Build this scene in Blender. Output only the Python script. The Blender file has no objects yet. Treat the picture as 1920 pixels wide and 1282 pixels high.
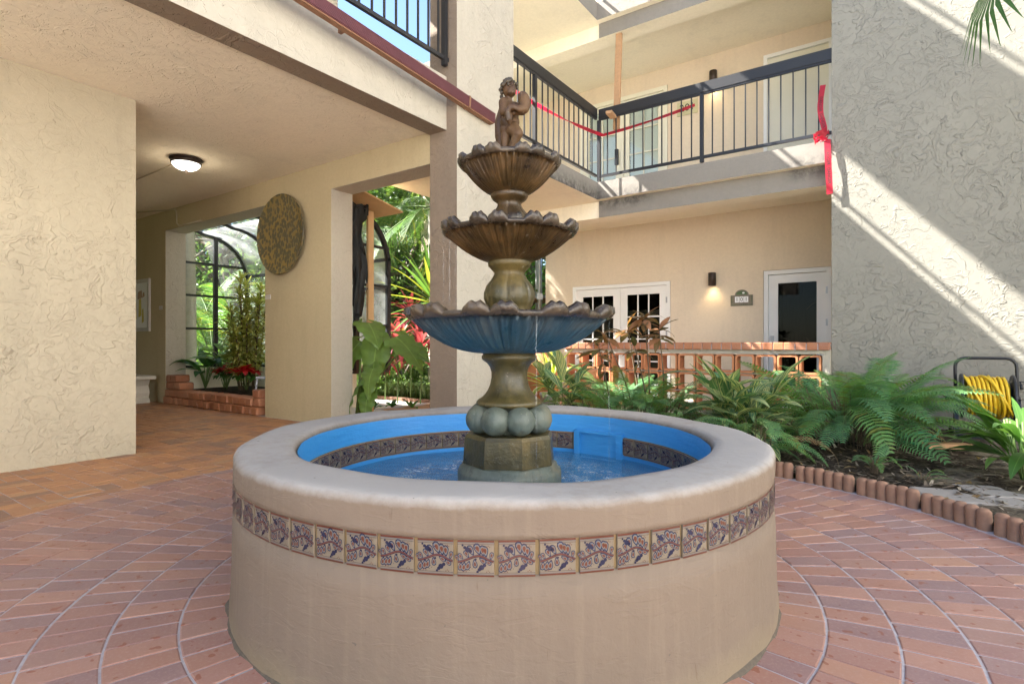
import bpy, bmesh, math, random
from mathutils import Vector, Matrix, Quaternion, Euler
R = math.radians
sin, cos, pi = math.sin, math.cos, math.pi
rnd = random.Random(7)
sc = bpy.context.scene
col = sc.collection

# ------------------------------------------------------------------ camera
EYE = 0.95                      # camera height above the paving
F, CX, HY = 1040.0, 960.0, 643.0
YAW = R(35.07)
cs, sn = cos(YAW), sin(YAW)
cam = bpy.data.cameras.new('camera')
cam.sensor_width = 36.0
cam.lens = 36.0 * F / 1920.0
cam.shift_y = 0.001
cam.clip_start = 0.05
cam.clip_end = 2000
camo = bpy.data.objects.new('camera', cam)
camo.location = (0, 0, EYE)
camo.rotation_euler = (R(90), 0, YAW)
col.objects.link(camo)
sc.camera = camo

# ------------------------------------------------------------------ sky, sun, exposure
SUN = Vector((-1.0, -0.45, 1.12)).normalized()
world = bpy.data.worlds.new('World')
sc.world = world
world.use_nodes = True
wn = world.node_tree
bg = wn.nodes['Background']
sky = wn.nodes.new('ShaderNodeTexSky')
sky.sky_type = 'NISHITA'
sky.sun_disc = False
sky.sun_elevation = math.asin(SUN.z)
sky.sun_rotation = math.atan2(SUN.x, SUN.y)
sky.air_density = 1.0
sky.dust_density = 0.5
sky.ozone_density = 3.0
wn.links.new(sky.outputs[0], bg.inputs[0])
bg.inputs[1].default_value = 0.05
sl = bpy.data.lights.new('sun', 'SUN')
sl.energy = 4.0
sl.angle = R(0.5)
sl.color = (1.0, 0.965, 0.915)
slo = bpy.data.objects.new('sun', sl)
slo.rotation_mode = 'QUATERNION'
slo.rotation_quaternion = SUN.to_track_quat('Z', 'Y')
slo.location = (-10, -6, 20)
col.objects.link(slo)
sc.view_settings.view_transform = 'Standard'
sc.view_settings.look = 'None'
sc.view_settings.gamma = 1
sc.view_settings.exposure = 3.0
sc.cycles.max_bounces = 10
sc.cycles.diffuse_bounces = 6
sc.cycles.transparent_max_bounces = 16
sc.cycles.sample_clamp_indirect = 8
sc.cycles.use_denoising = True

# ------------------------------------------------------------------ placing helpers (pixel of the photo -> point on a real plane)
def ray(px):
    t = (px - CX) / F
    return cs * t - sn, sn * t + cs
def at_d(px, py, d):
    a, b = ray(px)
    return Vector((a * d, b * d, EYE + (HY - py) / F * d))
def at_Y(px, py, Y):
    return at_d(px, py, Y / ray(px)[1])
def at_X(px, py, X):
    return at_d(px, py, X / ray(px)[0])
def at_z(px, py, z=0.0):
    return at_d(px, py, (EYE - z) * F / (py - HY))

# ------------------------------------------------------------------ object helpers
def tag(o, label=None, cat=None, group=None, kind=None):
    if label: o['label'] = label
    if cat: o['category'] = cat
    if group: o['group'] = group
    if kind: o['kind'] = kind
    return o
def empty(name, loc=(0, 0, 0), rz=0.0, label=None, cat=None, group=None):
    o = bpy.data.objects.new(name, None)
    o.empty_display_size = 0.1
    o.location = loc
    o.rotation_euler = (0, 0, rz)
    col.objects.link(o)
    return tag(o, label, cat, group)
def link(name, me, parent=None, loc=None, rot=None, scale=None):
    o = bpy.data.objects.new(name, me)
    col.objects.link(o)
    if parent: o.parent = parent
    if loc is not None: o.location = loc
    if rot is not None: o.rotation_euler = rot
    if scale is not None: o.scale = scale if hasattr(scale, '__len__') else (scale,) * 3
    return o
def copy_tree(o, parent=None):
    c = o.copy()
    col.objects.link(c)
    c.parent = parent
    for ch in o.children:
        copy_tree(ch, c)
    return c

class MB:
    """collects verts / faces / material index / uvs, and links them as one mesh object"""
    def __init__(s):
        s.v = []; s.f = []; s.m = []; s.uv = []; s.has_uv = False; s.sm = []
    def add(s, verts, faces, m=0, uvs=None, smooth=False):
        o = len(s.v)
        s.v.extend([tuple(p) for p in verts])
        for i, f in enumerate(faces):
            s.f.append([o + k for k in f]); s.m.append(m); s.sm.append(smooth)
            if uvs: s.uv.append([uvs[k] for k in f]); s.has_uv = True
            else: s.uv.append([(0, 0)] * len(f))
        return s
    def box(s, x0, y0, z0, x1, y1, z1, m=0, M=None):
        v = [Vector(p) for p in ((x0,y0,z0),(x1,y0,z0),(x1,y1,z0),(x0,y1,z0),(x0,y0,z1),(x1,y0,z1),(x1,y1,z1),(x0,y1,z1))]
        if M: v = [M @ p for p in v]
        return s.add(v, [(0,3,2,1),(4,5,6,7),(0,1,5,4),(1,2,6,5),(2,3,7,6),(3,0,4,7)], m)
    def cbox(s, x0, y0, z0, x1, y1, z1, c=0.01, m=0, M=None, jit=0.0):
        """box with chamfered edges"""
        bm = bmesh.new()
        bmesh.ops.create_cube(bm, size=1)
        for v in bm.verts:
            v.co = Vector(((x0+x1)/2 + v.co.x*(x1-x0), (y0+y1)/2 + v.co.y*(y1-y0), (z0+z1)/2 + v.co.z*(z1-z0)))
        bmesh.ops.bevel(bm, geom=bm.edges[:], offset=c, segments=1, affect='EDGES', profile=0.5)
        bm.verts.index_update()
        vs = [v.co.copy() for v in bm.verts]
        if jit: vs = [p + Vector((rnd.uniform(-jit,jit), rnd.uniform(-jit,jit), rnd.uniform(-jit,jit))) for p in vs]
        if M: vs = [M @ p for p in vs]
        s.add(vs, [[v.index for v in f.verts] for f in bm.faces], m)
        bm.free()
        return s
    def beam(s, a, b, w, h, m=0, up=Vector((0,0,1))):
        a = Vector(a); b = Vector(b); d = (b - a).normalized()
        x = d.cross(up)
        if x.length < 1e-4: x = d.cross(Vector((0,1,0)))
        x.normalize(); y = x.cross(d)
        v = []
        for p in (a, b):
            for i, j in ((-1,-1),(1,-1),(1,1),(-1,1)):
                v.append(p + x*(i*w/2) + y*(j*h/2))
        return s.add(v, [(0,3,2,1),(4,5,6,7),(0,1,5,4),(1,2,6,5),(2,3,7,6),(3,0,4,7)], m)
    def tube(s, pts, r, n=8, m=0, caps=True, smooth=True):
        pts = [Vector(p) for p in pts]
        rr = r if hasattr(r, '__len__') else [r]*len(pts)
        rings = []; prev = None
        for i, p in enumerate(pts):
            d = (pts[min(i+1,len(pts)-1)] - pts[max(i-1,0)])
            if d.length < 1e-9: d = Vector((0,0,1))
            d.normalize()
            if prev is None:
                x = d.cross(Vector((0,0,1)))
                if x.length < 1e-3: x = Vector((1,0,0))
            else:
                x = prev - d*prev.dot(d)
                if x.length < 1e-6: x = d.orthogonal()
            x.normalize(); prev = x
            y = d.cross(x)
            rings.append([p + (x*cos(2*pi*k/n) + y*sin(2*pi*k/n))*rr[i] for k in range(n)])
        v = [q for r_ in rings for q in r_]
        f = []
        for i in range(len(pts)-1):
            for k in range(n):
                f.append((i*n+k, i*n+(k+1)%n, (i+1)*n+(k+1)%n, (i+1)*n+k))
        s.add(v, f, m, smooth=smooth)
        if caps:
            o = len(s.v) - len(v)
            s.f.append([o+k for k in range(n)][::-1]); s.m.append(m); s.sm.append(False); s.uv.append([(0,0)]*n)
            s.f.append([o+(len(pts)-1)*n+k for k in range(n)]); s.m.append(m); s.sm.append(False); s.uv.append([(0,0)]*n)
        return s
    def lathe(s, prof, n=48, c=(0,0,0), m=0, fn=None, smooth=True, closed=False):
        """prof: (r,z) list; fn(theta, i, r, z) -> r, z"""
        v = []; f = []; np_ = len(prof)
        for k in range(n):
            th = 2*pi*k/n
            for i, (r, z) in enumerate(prof):
                if fn: r, z = fn(th, i, r, z)
                v.append((c[0]+r*cos(th), c[1]+r*sin(th), c[2]+z))
        for k in range(n):
            k2 = (k+1) % n
            for i in range(np_-1 if not closed else np_):
                i2 = (i+1) % np_
                f.append((k*np_+i, k2*np_+i, k2*np_+i2, k*np_+i2))
        return s.add(v, f, m, smooth=smooth)
    def ball(s, c, rx, ry=None, rz=None, nu=12, nv=8, m=0, M=None, smooth=True):
        ry = ry or rx; rz = rz or rx
        v = []; f = []
        for j in range(nv+1):
            ph = pi*j/nv
            for i in range(nu):
                th = 2*pi*i/nu
                p = Vector((rx*sin(ph)*cos(th), ry*sin(ph)*sin(th), rz*cos(ph)))
                if M: p = M @ p
                v.append(Vector(c)+p)
        for j in range(nv):
            for i in range(nu):
                f.append((j*nu+i, (j+1)*nu+i, (j+1)*nu+(i+1)%nu, j*nu+(i+1)%nu))
        return s.add(v, f, m, smooth=smooth)
    def mesh(s, name, mats):
        me = bpy.data.meshes.new(name)
        me.from_pydata(s.v, [], s.f)
        for mt in (mats if isinstance(mats, (list, tuple)) else [mats]):
            me.materials.append(mt)
        me.polygons.foreach_set('material_index', s.m)
        me.polygons.foreach_set('use_smooth', s.sm)
        if s.has_uv:
            l = me.uv_layers.new(name='UVMap')
            flat = [c for f in s.uv for p in f for c in p]
            l.data.foreach_set('uv', flat)
        me.update()
        return me
    def build(s, name, mats, parent=None, loc=None, rot=None):
        return link(name, s.mesh(name, mats), parent, loc, rot)

# ------------------------------------------------------------------ materials
class NT:
    def __init__(s, name):
        s.mat = bpy.data.materials.new(name)
        s.mat.use_nodes = True
        s.t = s.mat.node_tree
        s.b = s.t.nodes['Principled BSDF']
        s.out = s.t.nodes['Material Output']
    def n(s, typ, **kw):
        nd = s.t.nodes.new(typ)
        for k, v in kw.items():
            if k.startswith('in_'):
                key = k[3:]
                key = int(key) if key.isdigit() else key
                if hasattr(v, 'is_output'): s.t.links.new(v, nd.inputs[key])
                else: nd.inputs[key].default_value = v
            else: setattr(nd, k, v)
        return nd
    def l(s, a, b): s.t.links.new(a, b)
    def pos(s, scale=1.0, obj=False):
        if obj: o = s.n('ShaderNodeTexCoord').outputs['Object']
        else: o = s.n('ShaderNodeNewGeometry').outputs['Position']
        if scale == 1.0: return o
        mp = s.n('ShaderNodeVectorMath', operation='MULTIPLY', in_0=o, in_1=(scale if hasattr(scale,'__len__') else (scale,)*3))
        return mp.outputs[0]
    def noise(s, vec, scale, detail=3, rough=0.5, dist=0.0, out='Fac'):
        nd = s.n('ShaderNodeTexNoise', in_Vector=vec, in_Scale=scale, in_Detail=detail, in_Roughness=rough, in_Distortion=dist)
        return nd.outputs[out]
    def math(s, op, a, b=0.0, clamp=False, c=None):
        nd = s.n('ShaderNodeMath', operation=op, in_0=a, in_1=b, use_clamp=clamp)
        if c is not None: nd.inputs[2].default_value = c
        return nd.outputs[0]
    def mr(s, v, a, b, c=0.0, d=1.0, smooth=False):
        nd = s.n('ShaderNodeMapRange', in_Value=v, in_1=a, in_2=b, in_3=c, in_4=d)
        if smooth: nd.interpolation_type = 'SMOOTHSTEP'
        return nd.outputs[0]
    def ramp(s, v, stops, interp='LINEAR'):
        nd = s.n('ShaderNodeValToRGB', in_Fac=v)
        cr = nd.color_ramp; cr.interpolation = interp
        while len(cr.elements) < len(stops): cr.elements.new(0.5)
        for e, (p, c) in zip(cr.elements, stops):
            e.position = p; e.color = (*c, 1)
        return nd.outputs[0]
    def mix(s, f, a, b, mode='MIX'):
        nd = s.n('ShaderNodeMix', data_type='RGBA', blend_type=mode)
        for idx, v in ((0, f), (6, a), (7, b)):
            if hasattr(v, 'is_output'): s.l(v, nd.inputs[idx])
            else: nd.inputs[idx].default_value = v if idx == 0 else ((*v, 1) if len(v) == 3 else v)
        return nd.outputs[2]
    def bump(s, h, strength=0.5, dist=0.02, normal=None):
        nd = s.n('ShaderNodeBump', in_Height=h, in_Strength=strength, in_Distance=dist)
        if normal: s.l(normal, nd.inputs['Normal'])
        s.l(nd.outputs[0], s.b.inputs['Normal'])
        return nd.outputs[0]
    def color(s, v):
        if hasattr(v, 'is_output'): s.l(v, s.b.inputs['Base Color'])
        else: s.b.inputs['Base Color'].default_value = (*v, 1)
    def set(s, rough=None, metal=None, spec=None, **kw):
        if rough is not None:
            if hasattr(rough, 'is_output'): s.l(rough, s.b.inputs['Roughness'])
            else: s.b.inputs['Roughness'].default_value = rough
        if metal is not None: s.b.inputs['Metallic'].default_value = metal
        if spec is not None: s.b.inputs['Specular IOR Level'].default_value = spec
        return s
    def link(s, a, b): s.t.links.new(a, b)

def plain(name, c, rough=0.6, metal=0.0, var=0.12, nscale=8.0, bump=0.0, bscale=60.0, spec=0.4):
    k = NT(name)
    p = k.pos()
    n = k.noise(p, nscale, 4, 0.6)
    k.color(k.mix(n, tuple(x*(1-var) for x in c), tuple(min(1, x*(1+var)) for x in c)))
    k.set(rough, metal, spec)
    if bump: k.bump(k.noise(p, bscale, 4, 0.6), bump, 0.004)
    return k.mat

def stucco(name, c, c2=None, ridge=1.0, scale=1.0, dirt=0.10, stain=None):
    """skip-trowel stucco: plateaus of plaster with raised curling edges"""
    k = NT(name)
    p = k.pos()
    w = k.noise(p, 2.3*scale, 3, 0.6, 0.0, 'Color')
    pw = k.n('ShaderNodeVectorMath', operation='MULTIPLY_ADD', in_0=w, in_1=(0.42/scale, 0.42/scale, 0.22/scale), in_2=p).outputs[0]
    h = None
    for sc_, off, wt in ((3.3*scale, 0.0, 0.85), (7.0*scale, 7.3, 0.65), (14.0*scale, 3.1, 0.45)):
        q = k.n('ShaderNodeVectorMath', operation='ADD', in_0=pw, in_1=(off, off*1.7, off*0.6)).outputs[0]
        n = k.noise(q, sc_, 2.5, 0.55, 1.2)
        pl = k.mr(n, 0.55, 0.575, 0, wt, True)           # plaster patch with a steep edge
        lp = k.mr(n, 0.565, 0.62, wt*0.45, 0.0)             # lip that falls off inside the patch
        edge = k.math('MULTIPLY', k.math('MULTIPLY', k.mr(n, 0.558, 0.568, 0, 1), lp), k.mr(k.noise(q, sc_*1.7, 2, 0.6), 0.44, 0.6, 0.05, 1.5))
        e = k.math('ADD', k.math('MULTIPLY', pl, 0.55), edge)
        h = e if h is None else k.math('ADD', h, e)
    sel = k.mr(k.noise(p, 0.9*scale, 2, 0.5), 0.36, 0.58, 0.22, 1.0)   # some areas are nearly flat
    h = k.math('MULTIPLY', h, sel)
    fine = k.noise(p, 70, 3, 0.65)
    h2 = k.math('ADD', h, k.math('MULTIPLY', fine, 0.07))
    k.bump(h2, min(1.0, 0.75*ridge), 0.013*ridge)
    big = k.noise(p, 0.55, 4, 0.6)
    c2 = c2 or tuple(x*0.9 for x in c)
    base = k.mix(k.mr(big, 0.35, 0.65), c, c2)
    run = k.noise(k.n('ShaderNodeVectorMath', operation='MULTIPLY', in_0=p, in_1=(3.5, 3.5, 0.5)).outputs[0], 1.0, 5, 0.65)
    base = k.mix(k.mr(run, 0.52, 0.72, 0, 0.22), base, tuple(x*0.62 for x in c))
    spk = k.mr(k.noise(p, 26, 4, 0.7), 0.25, 0.75, 1-dirt, 1.0)
    base = k.mix(1.0, base, k.n('ShaderNodeCombineColor', in_0=spk, in_1=spk, in_2=spk).outputs[0], 'MULTIPLY')
    if stain: base = stain(k, p, base)
    k.color(base)
    k.set(0.82, 0, 0.25)
    return k.mat

def leafmat(name, c1, c2, trans=0.5, stripe=None, c3=None, edge=None, rough=0.45, back=None):
    """leaf: reflecting + light passing through; colour varies leaf by leaf"""
    k = NT(name)
    oi = k.n('ShaderNodeObjectInfo').outputs['Random']
    isl = k.n('ShaderNodeNewGeometry').outputs['Random Per Island']
    r = k.math('FRACT', k.math('ADD', k.math('MULTIPLY', oi, 3.7), isl))
    base = k.mix(r, c1, c2)
    if c3: base = k.mix(k.mr(r, 0.82, 0.9), base, c3)
    uvn = k.n('ShaderNodeUVMap').outputs[0]
    sep = k.n('ShaderNodeSeparateXYZ', in_0=uvn)
    u = k.math('ABSOLUTE', k.math('SUBTRACT', sep.outputs[0], 0.5))      # 0 on the rib .. 0.5 at the edge
    if stripe:
        # slanted variegation running from the midrib outwards
        a = k.math('SUBTRACT', k.math('MULTIPLY', sep.outputs[1], 9.0), k.math('MULTIPLY', u, 9.0))
        nz = k.noise(k.n('ShaderNodeCombineXYZ', in_0=a, in_1=k.math('MULTIPLY', r, 40), in_2=k.math('SIGN', k.math('SUBTRACT', sep.outputs[0], 0.5))).outputs[0], 1.6, 2, 0.6)
        base = k.mix(k.mr(nz, 0.50, 0.56), base, stripe)
    if edge:
        base = k.mix(k.mr(u, 0.22, 0.3), base, edge)
    rib = k.mr(u, 0.0, 0.035, 1.0, 0.0)
    base = k.mix(k.math('MULTIPLY', rib, 0.5), base, tuple(min(1, x*1.9+0.02) for x in c2))
    nn = k.noise(k.pos(1.0), 14, 3, 0.6)
    base = k.mix(1.0, base, k.mix(nn, (0.7,0.7,0.7), (1.15,1.15,1.15)), 'MULTIPLY')
    k.color(base)
    k.set(rough, 0, 0.45)
    vein = k.n('ShaderNodeTexWave', in_Vector=k.n('ShaderNodeCombineXYZ', in_0=k.math('SUBTRACT', sep.outputs[1], u)).outputs[0], in_Scale=14.0)
    k.bump(vein.outputs['Fac'], 0.12, 0.004)
    tr = k.n('ShaderNodeBsdfTranslucent')
    k.l(k.mix(1.0, base, (1.3, 1.35, 0.75), 'MULTIPLY'), tr.inputs['Color'])
    mx = k.n('ShaderNodeMixShader', in_0=trans)
    k.l(k.b.outputs[0], mx.inputs[1]); k.l(tr.outputs[0], mx.inputs[2])
    k.l(mx.outputs[0], k.out.inputs[0])
    return k.mat
# ------------------------------------------------------------------ the material set
def stain_fascia(k, p, base):
    sx = k.n('ShaderNodeSeparateXYZ', in_0=p)
    out = base
    for cx_, w_, zc in ((-3.25, 0.5, 3.0), (-0.85, 0.36, 3.0), (-3.62, 0.12, 3.05)):
        dx = k.mr(k.math('ABSOLUTE', k.math('SUBTRACT', sx.outputs[0], cx_)), w_*0.45, w_, 1, 0)
        dz = k.mr(k.math('ABSOLUTE', k.math('SUBTRACT', sx.outputs[2], zc)), 0.02, 0.17, 1, 0)
        n = k.mr(k.noise(p, 9, 5, 0.75), 0.36, 0.62)
        out = k.mix(k.math('MULTIPLY', k.math('MULTIPLY', dx, dz), k.math('MULTIPLY', n, 0.9)), out, (0.055, 0.05, 0.045))
    return out
FX, FY = -1.42, 1.97          # centre of the fountain
M = {}
M['cream'] = stucco('stucco_cream', (0.49, 0.42, 0.30), (0.455, 0.39, 0.275), 1.0, 1.0)
M['cream_in'] = stucco('stucco_arcade', (0.52, 0.425, 0.26), (0.485, 0.395, 0.24), 0.55, 1.0)
M['ceil'] = stucco('stucco_ceiling', (0.90, 0.81, 0.64), (0.87, 0.78, 0.61), 0.95, 1.0)
M['white'] = stucco('stucco_offwhite', (0.50, 0.45, 0.36), (0.47, 0.42, 0.335), 0.9, 0.9)
M['brownish'] = stucco('stucco_tan_trim', (0.27, 0.205, 0.15), (0.25, 0.19, 0.135), 0.9, 1.0)
M['grey'] = stucco('stucco_greige', (0.265, 0.25, 0.207), (0.245, 0.232, 0.192), 1.15, 0.95)
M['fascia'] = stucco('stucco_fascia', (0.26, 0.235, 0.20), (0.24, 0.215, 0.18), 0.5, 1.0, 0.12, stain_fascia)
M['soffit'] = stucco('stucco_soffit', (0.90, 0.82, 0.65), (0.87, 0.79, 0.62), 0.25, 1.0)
M['backwall'] = stucco('stucco_back_wall', (0.74, 0.615, 0.45), (0.71, 0.585, 0.43), 0.4, 1.2)

M['bounce_facade'] = stucco('stucco_white_bounce', (0.78, 0.775, 0.76), (0.74, 0.735, 0.72), 0.4, 1.2)  # white for the added wing, so its bounced fill stays neutral
def basin_wall():
    k = NT('basin_plaster')
    p = k.pos()
    s = k.n('ShaderNodeSeparateXYZ', in_0=p)
    n1 = k.noise(p, 2.2, 5, 0.65)
    base = k.mix(k.mr(n1, 0.3, 0.7), (0.200, 0.152, 0.112), (0.168, 0.127, 0.092))
    # vertical run marks
    pv = k.n('ShaderNodeVectorMath', operation='MULTIPLY', in_0=p, in_1=(38, 38, 1.6)).outputs[0]
    st = k.mr(k.noise(pv, 1.0, 3, 0.6), 0.52, 0.75)
    base = k.mix(k.math('MULTIPLY', st, 0.12), base, (0.36, 0.28, 0.2))
    cr = k.mr(k.noise(k.n('ShaderNodeVectorMath', operation='MULTIPLY', in_0=p, in_1=(60, 60, 7)).outputs[0], 1.0, 3, 0.6), 0.70, 0.74)
    base = k.mix(k.math('MULTIPLY', cr, 0.6), base, (0.12, 0.08, 0.05))
    # lime bloom on the rim, with a ragged lower edge
    e = k.math('ADD', s.outputs[2], k.math('MULTIPLY', k.math('SUBTRACT', k.noise(p, 16, 6, 0.7), 0.5), 0.03))
    base = k.mix(k.mr(e, 0.535, 0.560), base, (0.355, 0.325, 0.29))
    spots = k.mr(k.noise(p, 55, 2, 0.5), 0.74, 0.78)
    base = k.mix(k.math('MULTIPLY', spots, 0.75), base, (0.10, 0.085, 0.07))
    lo = k.math('ADD', s.outputs[2], k.math('MULTIPLY', k.math('SUBTRACT', k.noise(p, 5, 4, 0.7), 0.5), 0.16))
    base = k.mix(k.mr(lo, -0.02, 0.09, 0.85, 0.0), base, (0.24, 0.19, 0.12))
    k.color(base); k.set(0.78, 0, 0.3)
    h = k.math('ADD', k.math('MULTIPLY', k.noise(p, 6, 4, 0.6), 0.9), k.math('MULTIPLY', k.noise(p, 45, 4, 0.7), 0.35))
    tr = k.mr(k.noise(k.n('ShaderNodeVectorMath', operation='MULTIPLY', in_0=p, in_1=(7,7,22)).outputs[0], 1.0, 3, 0.6, 0.8), 0.5, 0.56, 0, 0.10)
    k.bump(k.math('ADD', h, tr), 0.45, 0.012)
    return k.mat
M['basin'] = basin_wall()
def blue_lining():
    k = NT('blue_pool_paint')
    p = k.pos()
    n = k.noise(k.n('ShaderNodeVectorMath', operation='MULTIPLY', in_0=p, in_1=(4,4,30)).outputs[0], 1.6, 4, 0.65)
    k.color(k.mix(n, (0.025, 0.22, 0.56), (0.05, 0.32, 0.68)))
    k.set(0.42, 0, 0.5)
    k.bump(k.math('ADD', n, k.math('MULTIPLY', k.noise(p, 60, 3, 0.6), 0.3)), 0.5, 0.008)
    return k.mat
M['blue'] = blue_lining()
def wet_stone(name, ca, cb, cc, paint=None, rough=0.34, zr=None, bumps=0.6):
    k = NT(name)
    p = k.pos()
    n1 = k.noise(p, 7, 5, 0.65)
    base = k.ramp(n1, [(0.3, ca), (0.5, cb), (0.72, cc)])
    sv = k.noise(k.n('ShaderNodeVectorMath', operation='MULTIPLY', in_0=p, in_1=(30,30,3)).outputs[0], 1.0, 4, 0.7)
    base = k.mix(k.mr(sv, 0.5, 0.72, 0, 0.55), base, tuple(x*0.35 for x in ca))
    base = k.mix(k.mr(k.noise(p, 48, 3, 0.7), 0.64, 0.75, 0, 0.5), base, (0.33, 0.31, 0.25))
    if paint:
        s = k.n('ShaderNodeSeparateXYZ', in_0=p).outputs[2]
        a = k.math('ADD', s, k.math('MULTIPLY', k.math('SUBTRACT', k.noise(k.n('ShaderNodeVectorMath', operation='MULTIPLY', in_0=p, in_1=(16,16,2.5)).outputs[0], 1.0, 4, 0.7), 0.5), 0.10))
        base = k.mix(k.mr(a, zr[0], zr[1], 0.85, 0.0), base, paint)
    k.color(base)
    k.set(k.mr(n1, 0.3, 0.7, rough-0.1, rough+0.16), 0, 0.5)
    k.bump(k.math('ADD', k.noise(p, 26, 4, 0.65), k.math('MULTIPLY', k.noise(p, 110, 3, 0.6), 0.3)), bumps, 0.006)
    return k.mat
M['stone'] = wet_stone('wet_brown_cast_stone', (0.018,0.011,0.005), (0.058,0.034,0.012), (0.135,0.072,0.022))
M['stone_dk'] = wet_stone('wet_dark_rim_stone', (0.02,0.016,0.012), (0.05,0.037,0.025), (0.11,0.078,0.046), rough=0.24)
M['stone_ol'] = wet_stone('wet_olive_cast_stone', (0.028,0.023,0.009), (0.066,0.053,0.018), (0.13,0.088,0.024), rough=0.36)
M['stone_gr'] = wet_stone('algae_grey_cast_stone', (0.065,0.075,0.055), (0.105,0.125,0.10), (0.15,0.135,0.085), rough=0.5)
M['bowl_blue'] = wet_stone('bowl_with_blue_paint', (0.02,0.032,0.042), (0.05,0.06,0.062), (0.10,0.085,0.06), (0.016,0.085,0.135), 0.36, (0.89,1.09))
M['statue'] = wet_stone('rusty_statue_stone', (0.028,0.014,0.005), (0.075,0.033,0.008), (0.105,0.056,0.018), rough=0.55)
M['hair'] = wet_stone('grey_brown_statue_stone', (0.028,0.021,0.012), (0.055,0.041,0.024), (0.10,0.078,0.048), rough=0.6)

def tilemat(name, ramp, spots=True):
    k = NT(name)
    p = k.pos()
    oi = k.n('ShaderNodeObjectInfo').outputs['Random']
    isl = k.n('ShaderNodeNewGeometry').outputs['Random Per Island']
    r = k.math('FRACT', k.math('ADD', k.math('MULTIPLY', oi, 5.3), k.math('MULTIPLY', isl, 3.1)))
    base = k.ramp(r, ramp)
    n = k.noise(p, 9, 5, 0.7)
    base = k.mix(k.mr(n, 0.35, 0.75, 0, 0.35), base, (0.40, 0.25, 0.20))
    base = k.mix(k.mr(k.noise(p, 90, 3, 0.7), 0.5, 0.8, 0, 0.3), base, (0.50, 0.38, 0.33))
    if spots:
        sp = k.mr(k.noise(p, 24, 1.5, 0.5), 0.66, 0.69)
        base = k.mix(k.math('MULTIPLY', sp, 0.7), base, (0.24, 0.07, 0.03))
    k.color(base)
    k.set(k.mr(n, 0.3, 0.7, 0.42, 0.62), 0, 0.4)
    k.bump(k.math('ADD', k.noise(p, 45, 4, 0.65), k.math('MULTIPLY', k.noise(p, 6, 3, 0.5), 1.2)), 0.3, 0.004)
    return k.mat
M['paver'] = tilemat('terracotta_paver', [(0.0,(0.32,0.155,0.11)),(0.25,(0.38,0.20,0.145)),(0.5,(0.30,0.15,0.118)),(0.8,(0.24,0.15,0.145)),(1.0,(0.40,0.205,0.13))])
M['paver_in'] = tilemat('orange_terracotta_paver', [(0.0,(0.38,0.165,0.065)),(0.35,(0.45,0.21,0.08)),(0.6,(0.33,0.145,0.065)),(0.85,(0.24,0.125,0.075)),(1.0,(0.48,0.25,0.105))], False)
M['grout'] = plain('pale_grout', (0.40, 0.365, 0.37), 0.85, var=0.35, nscale=30, bump=0.4)
M['brick'] = tilemat('red_brick', [(0.0,(0.36,0.13,0.05)),(0.5,(0.42,0.165,0.07)),(1.0,(0.31,0.11,0.045))], False)
M['terra'] = plain('terracotta_block', (0.50, 0.20, 0.085), 0.65, var=0.15, bump=0.2)
M['edging'] = plain('brown_concrete_edging', (0.27, 0.15, 0.095), 0.8, var=0.35, nscale=18, bump=0.5)
M['black'] = plain('black_painted_metal', (0.018, 0.018, 0.02), 0.38, 0.0, bump=0.06)
M['rail_wood'] = plain('black_painted_wood', (0.02, 0.019, 0.019), 0.42, 0.0, bump=0.15, bscale=30)
M['bronze'] = plain('dark_bronze', (0.045, 0.03, 0.022), 0.4, 0.3)
M['door'] = plain('white_door_paint', (0.80, 0.78, 0.73), 0.4, var=0.03)
M['doorcream'] = plain('cream_door_paint', (0.72, 0.68, 0.54), 0.45, var=0.04)
M['wood'] = plain('raw_timber', (0.42, 0.24, 0.12), 0.7, var=0.3, nscale=25, bump=0.3)
M['ply'] = plain('plywood', (0.62, 0.40, 0.20), 0.65, var=0.2, nscale=6, bump=0.15)
M['plastic'] = plain('black_plastic', (0.02, 0.022, 0.028), 0.35)
M['hose_y'] = plain('yellow_hose', (0.72, 0.46, 0.02), 0.4, var=0.12)
M['hose_g'] = plain('green_hose', (0.02, 0.28, 0.13), 0.4)
M['stonebench'] = plain('pale_cast_stone', (0.66, 0.62, 0.53), 0.75, var=0.1, bump=0.3)
M['concrete'] = plain('pale_concrete', (0.62, 0.585, 0.54), 0.85, var=0.15, nscale=3, bump=0.4)
M['grit'] = plain('dirty_joint_grit', (0.11, 0.088, 0.065), 0.95, var=0.5, nscale=60, bump=0.8)
M['slab'] = plain('pale_stepping_slab', (0.26, 0.235, 0.21), 0.9, var=0.2, nscale=5, bump=0.5)
M['paper'] = plain('white_card', (0.85, 0.84, 0.80), 0.6, var=0.02)
M['framew'] = plain('pale_picture_frame', (0.55, 0.52, 0.47), 0.5)
M['conduit'] = plain('cream_conduit', (0.52, 0.45, 0.32), 0.5)
M['chair'] = plain('white_blue_chair_paint', (0.70, 0.73, 0.85), 0.35, var=0.04)
M['pot'] = plain('white_glazed_pot', (0.78, 0.76, 0.72), 0.3, var=0.06)
M['bark'] = plain('grey_brown_bark', (0.17, 0.13, 0.095), 0.9, var=0.4, nscale=14, bump=0.8, bscale=25)
M['palmbark'] = plain('ringed_palm_bark', (0.42, 0.38, 0.31), 0.85, var=0.25, nscale=10, bump=0.5)
M['stem'] = plain('brown_stem', (0.12, 0.085, 0.05), 0.8, var=0.3)
M['stem_g'] = plain('green_stem', (0.12, 0.19, 0.05), 0.55, var=0.25)
M['steel'] = plain('galvanised_steel', (0.45, 0.45, 0.44), 0.45, 0.6, var=0.15)
M['net'] = plain('black_shade_cloth', (0.022, 0.024, 0.024), 0.8, var=0.3)
M['navy'] = plain('navy_glaze', (0.022, 0.023, 0.05), 0.25)
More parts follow.
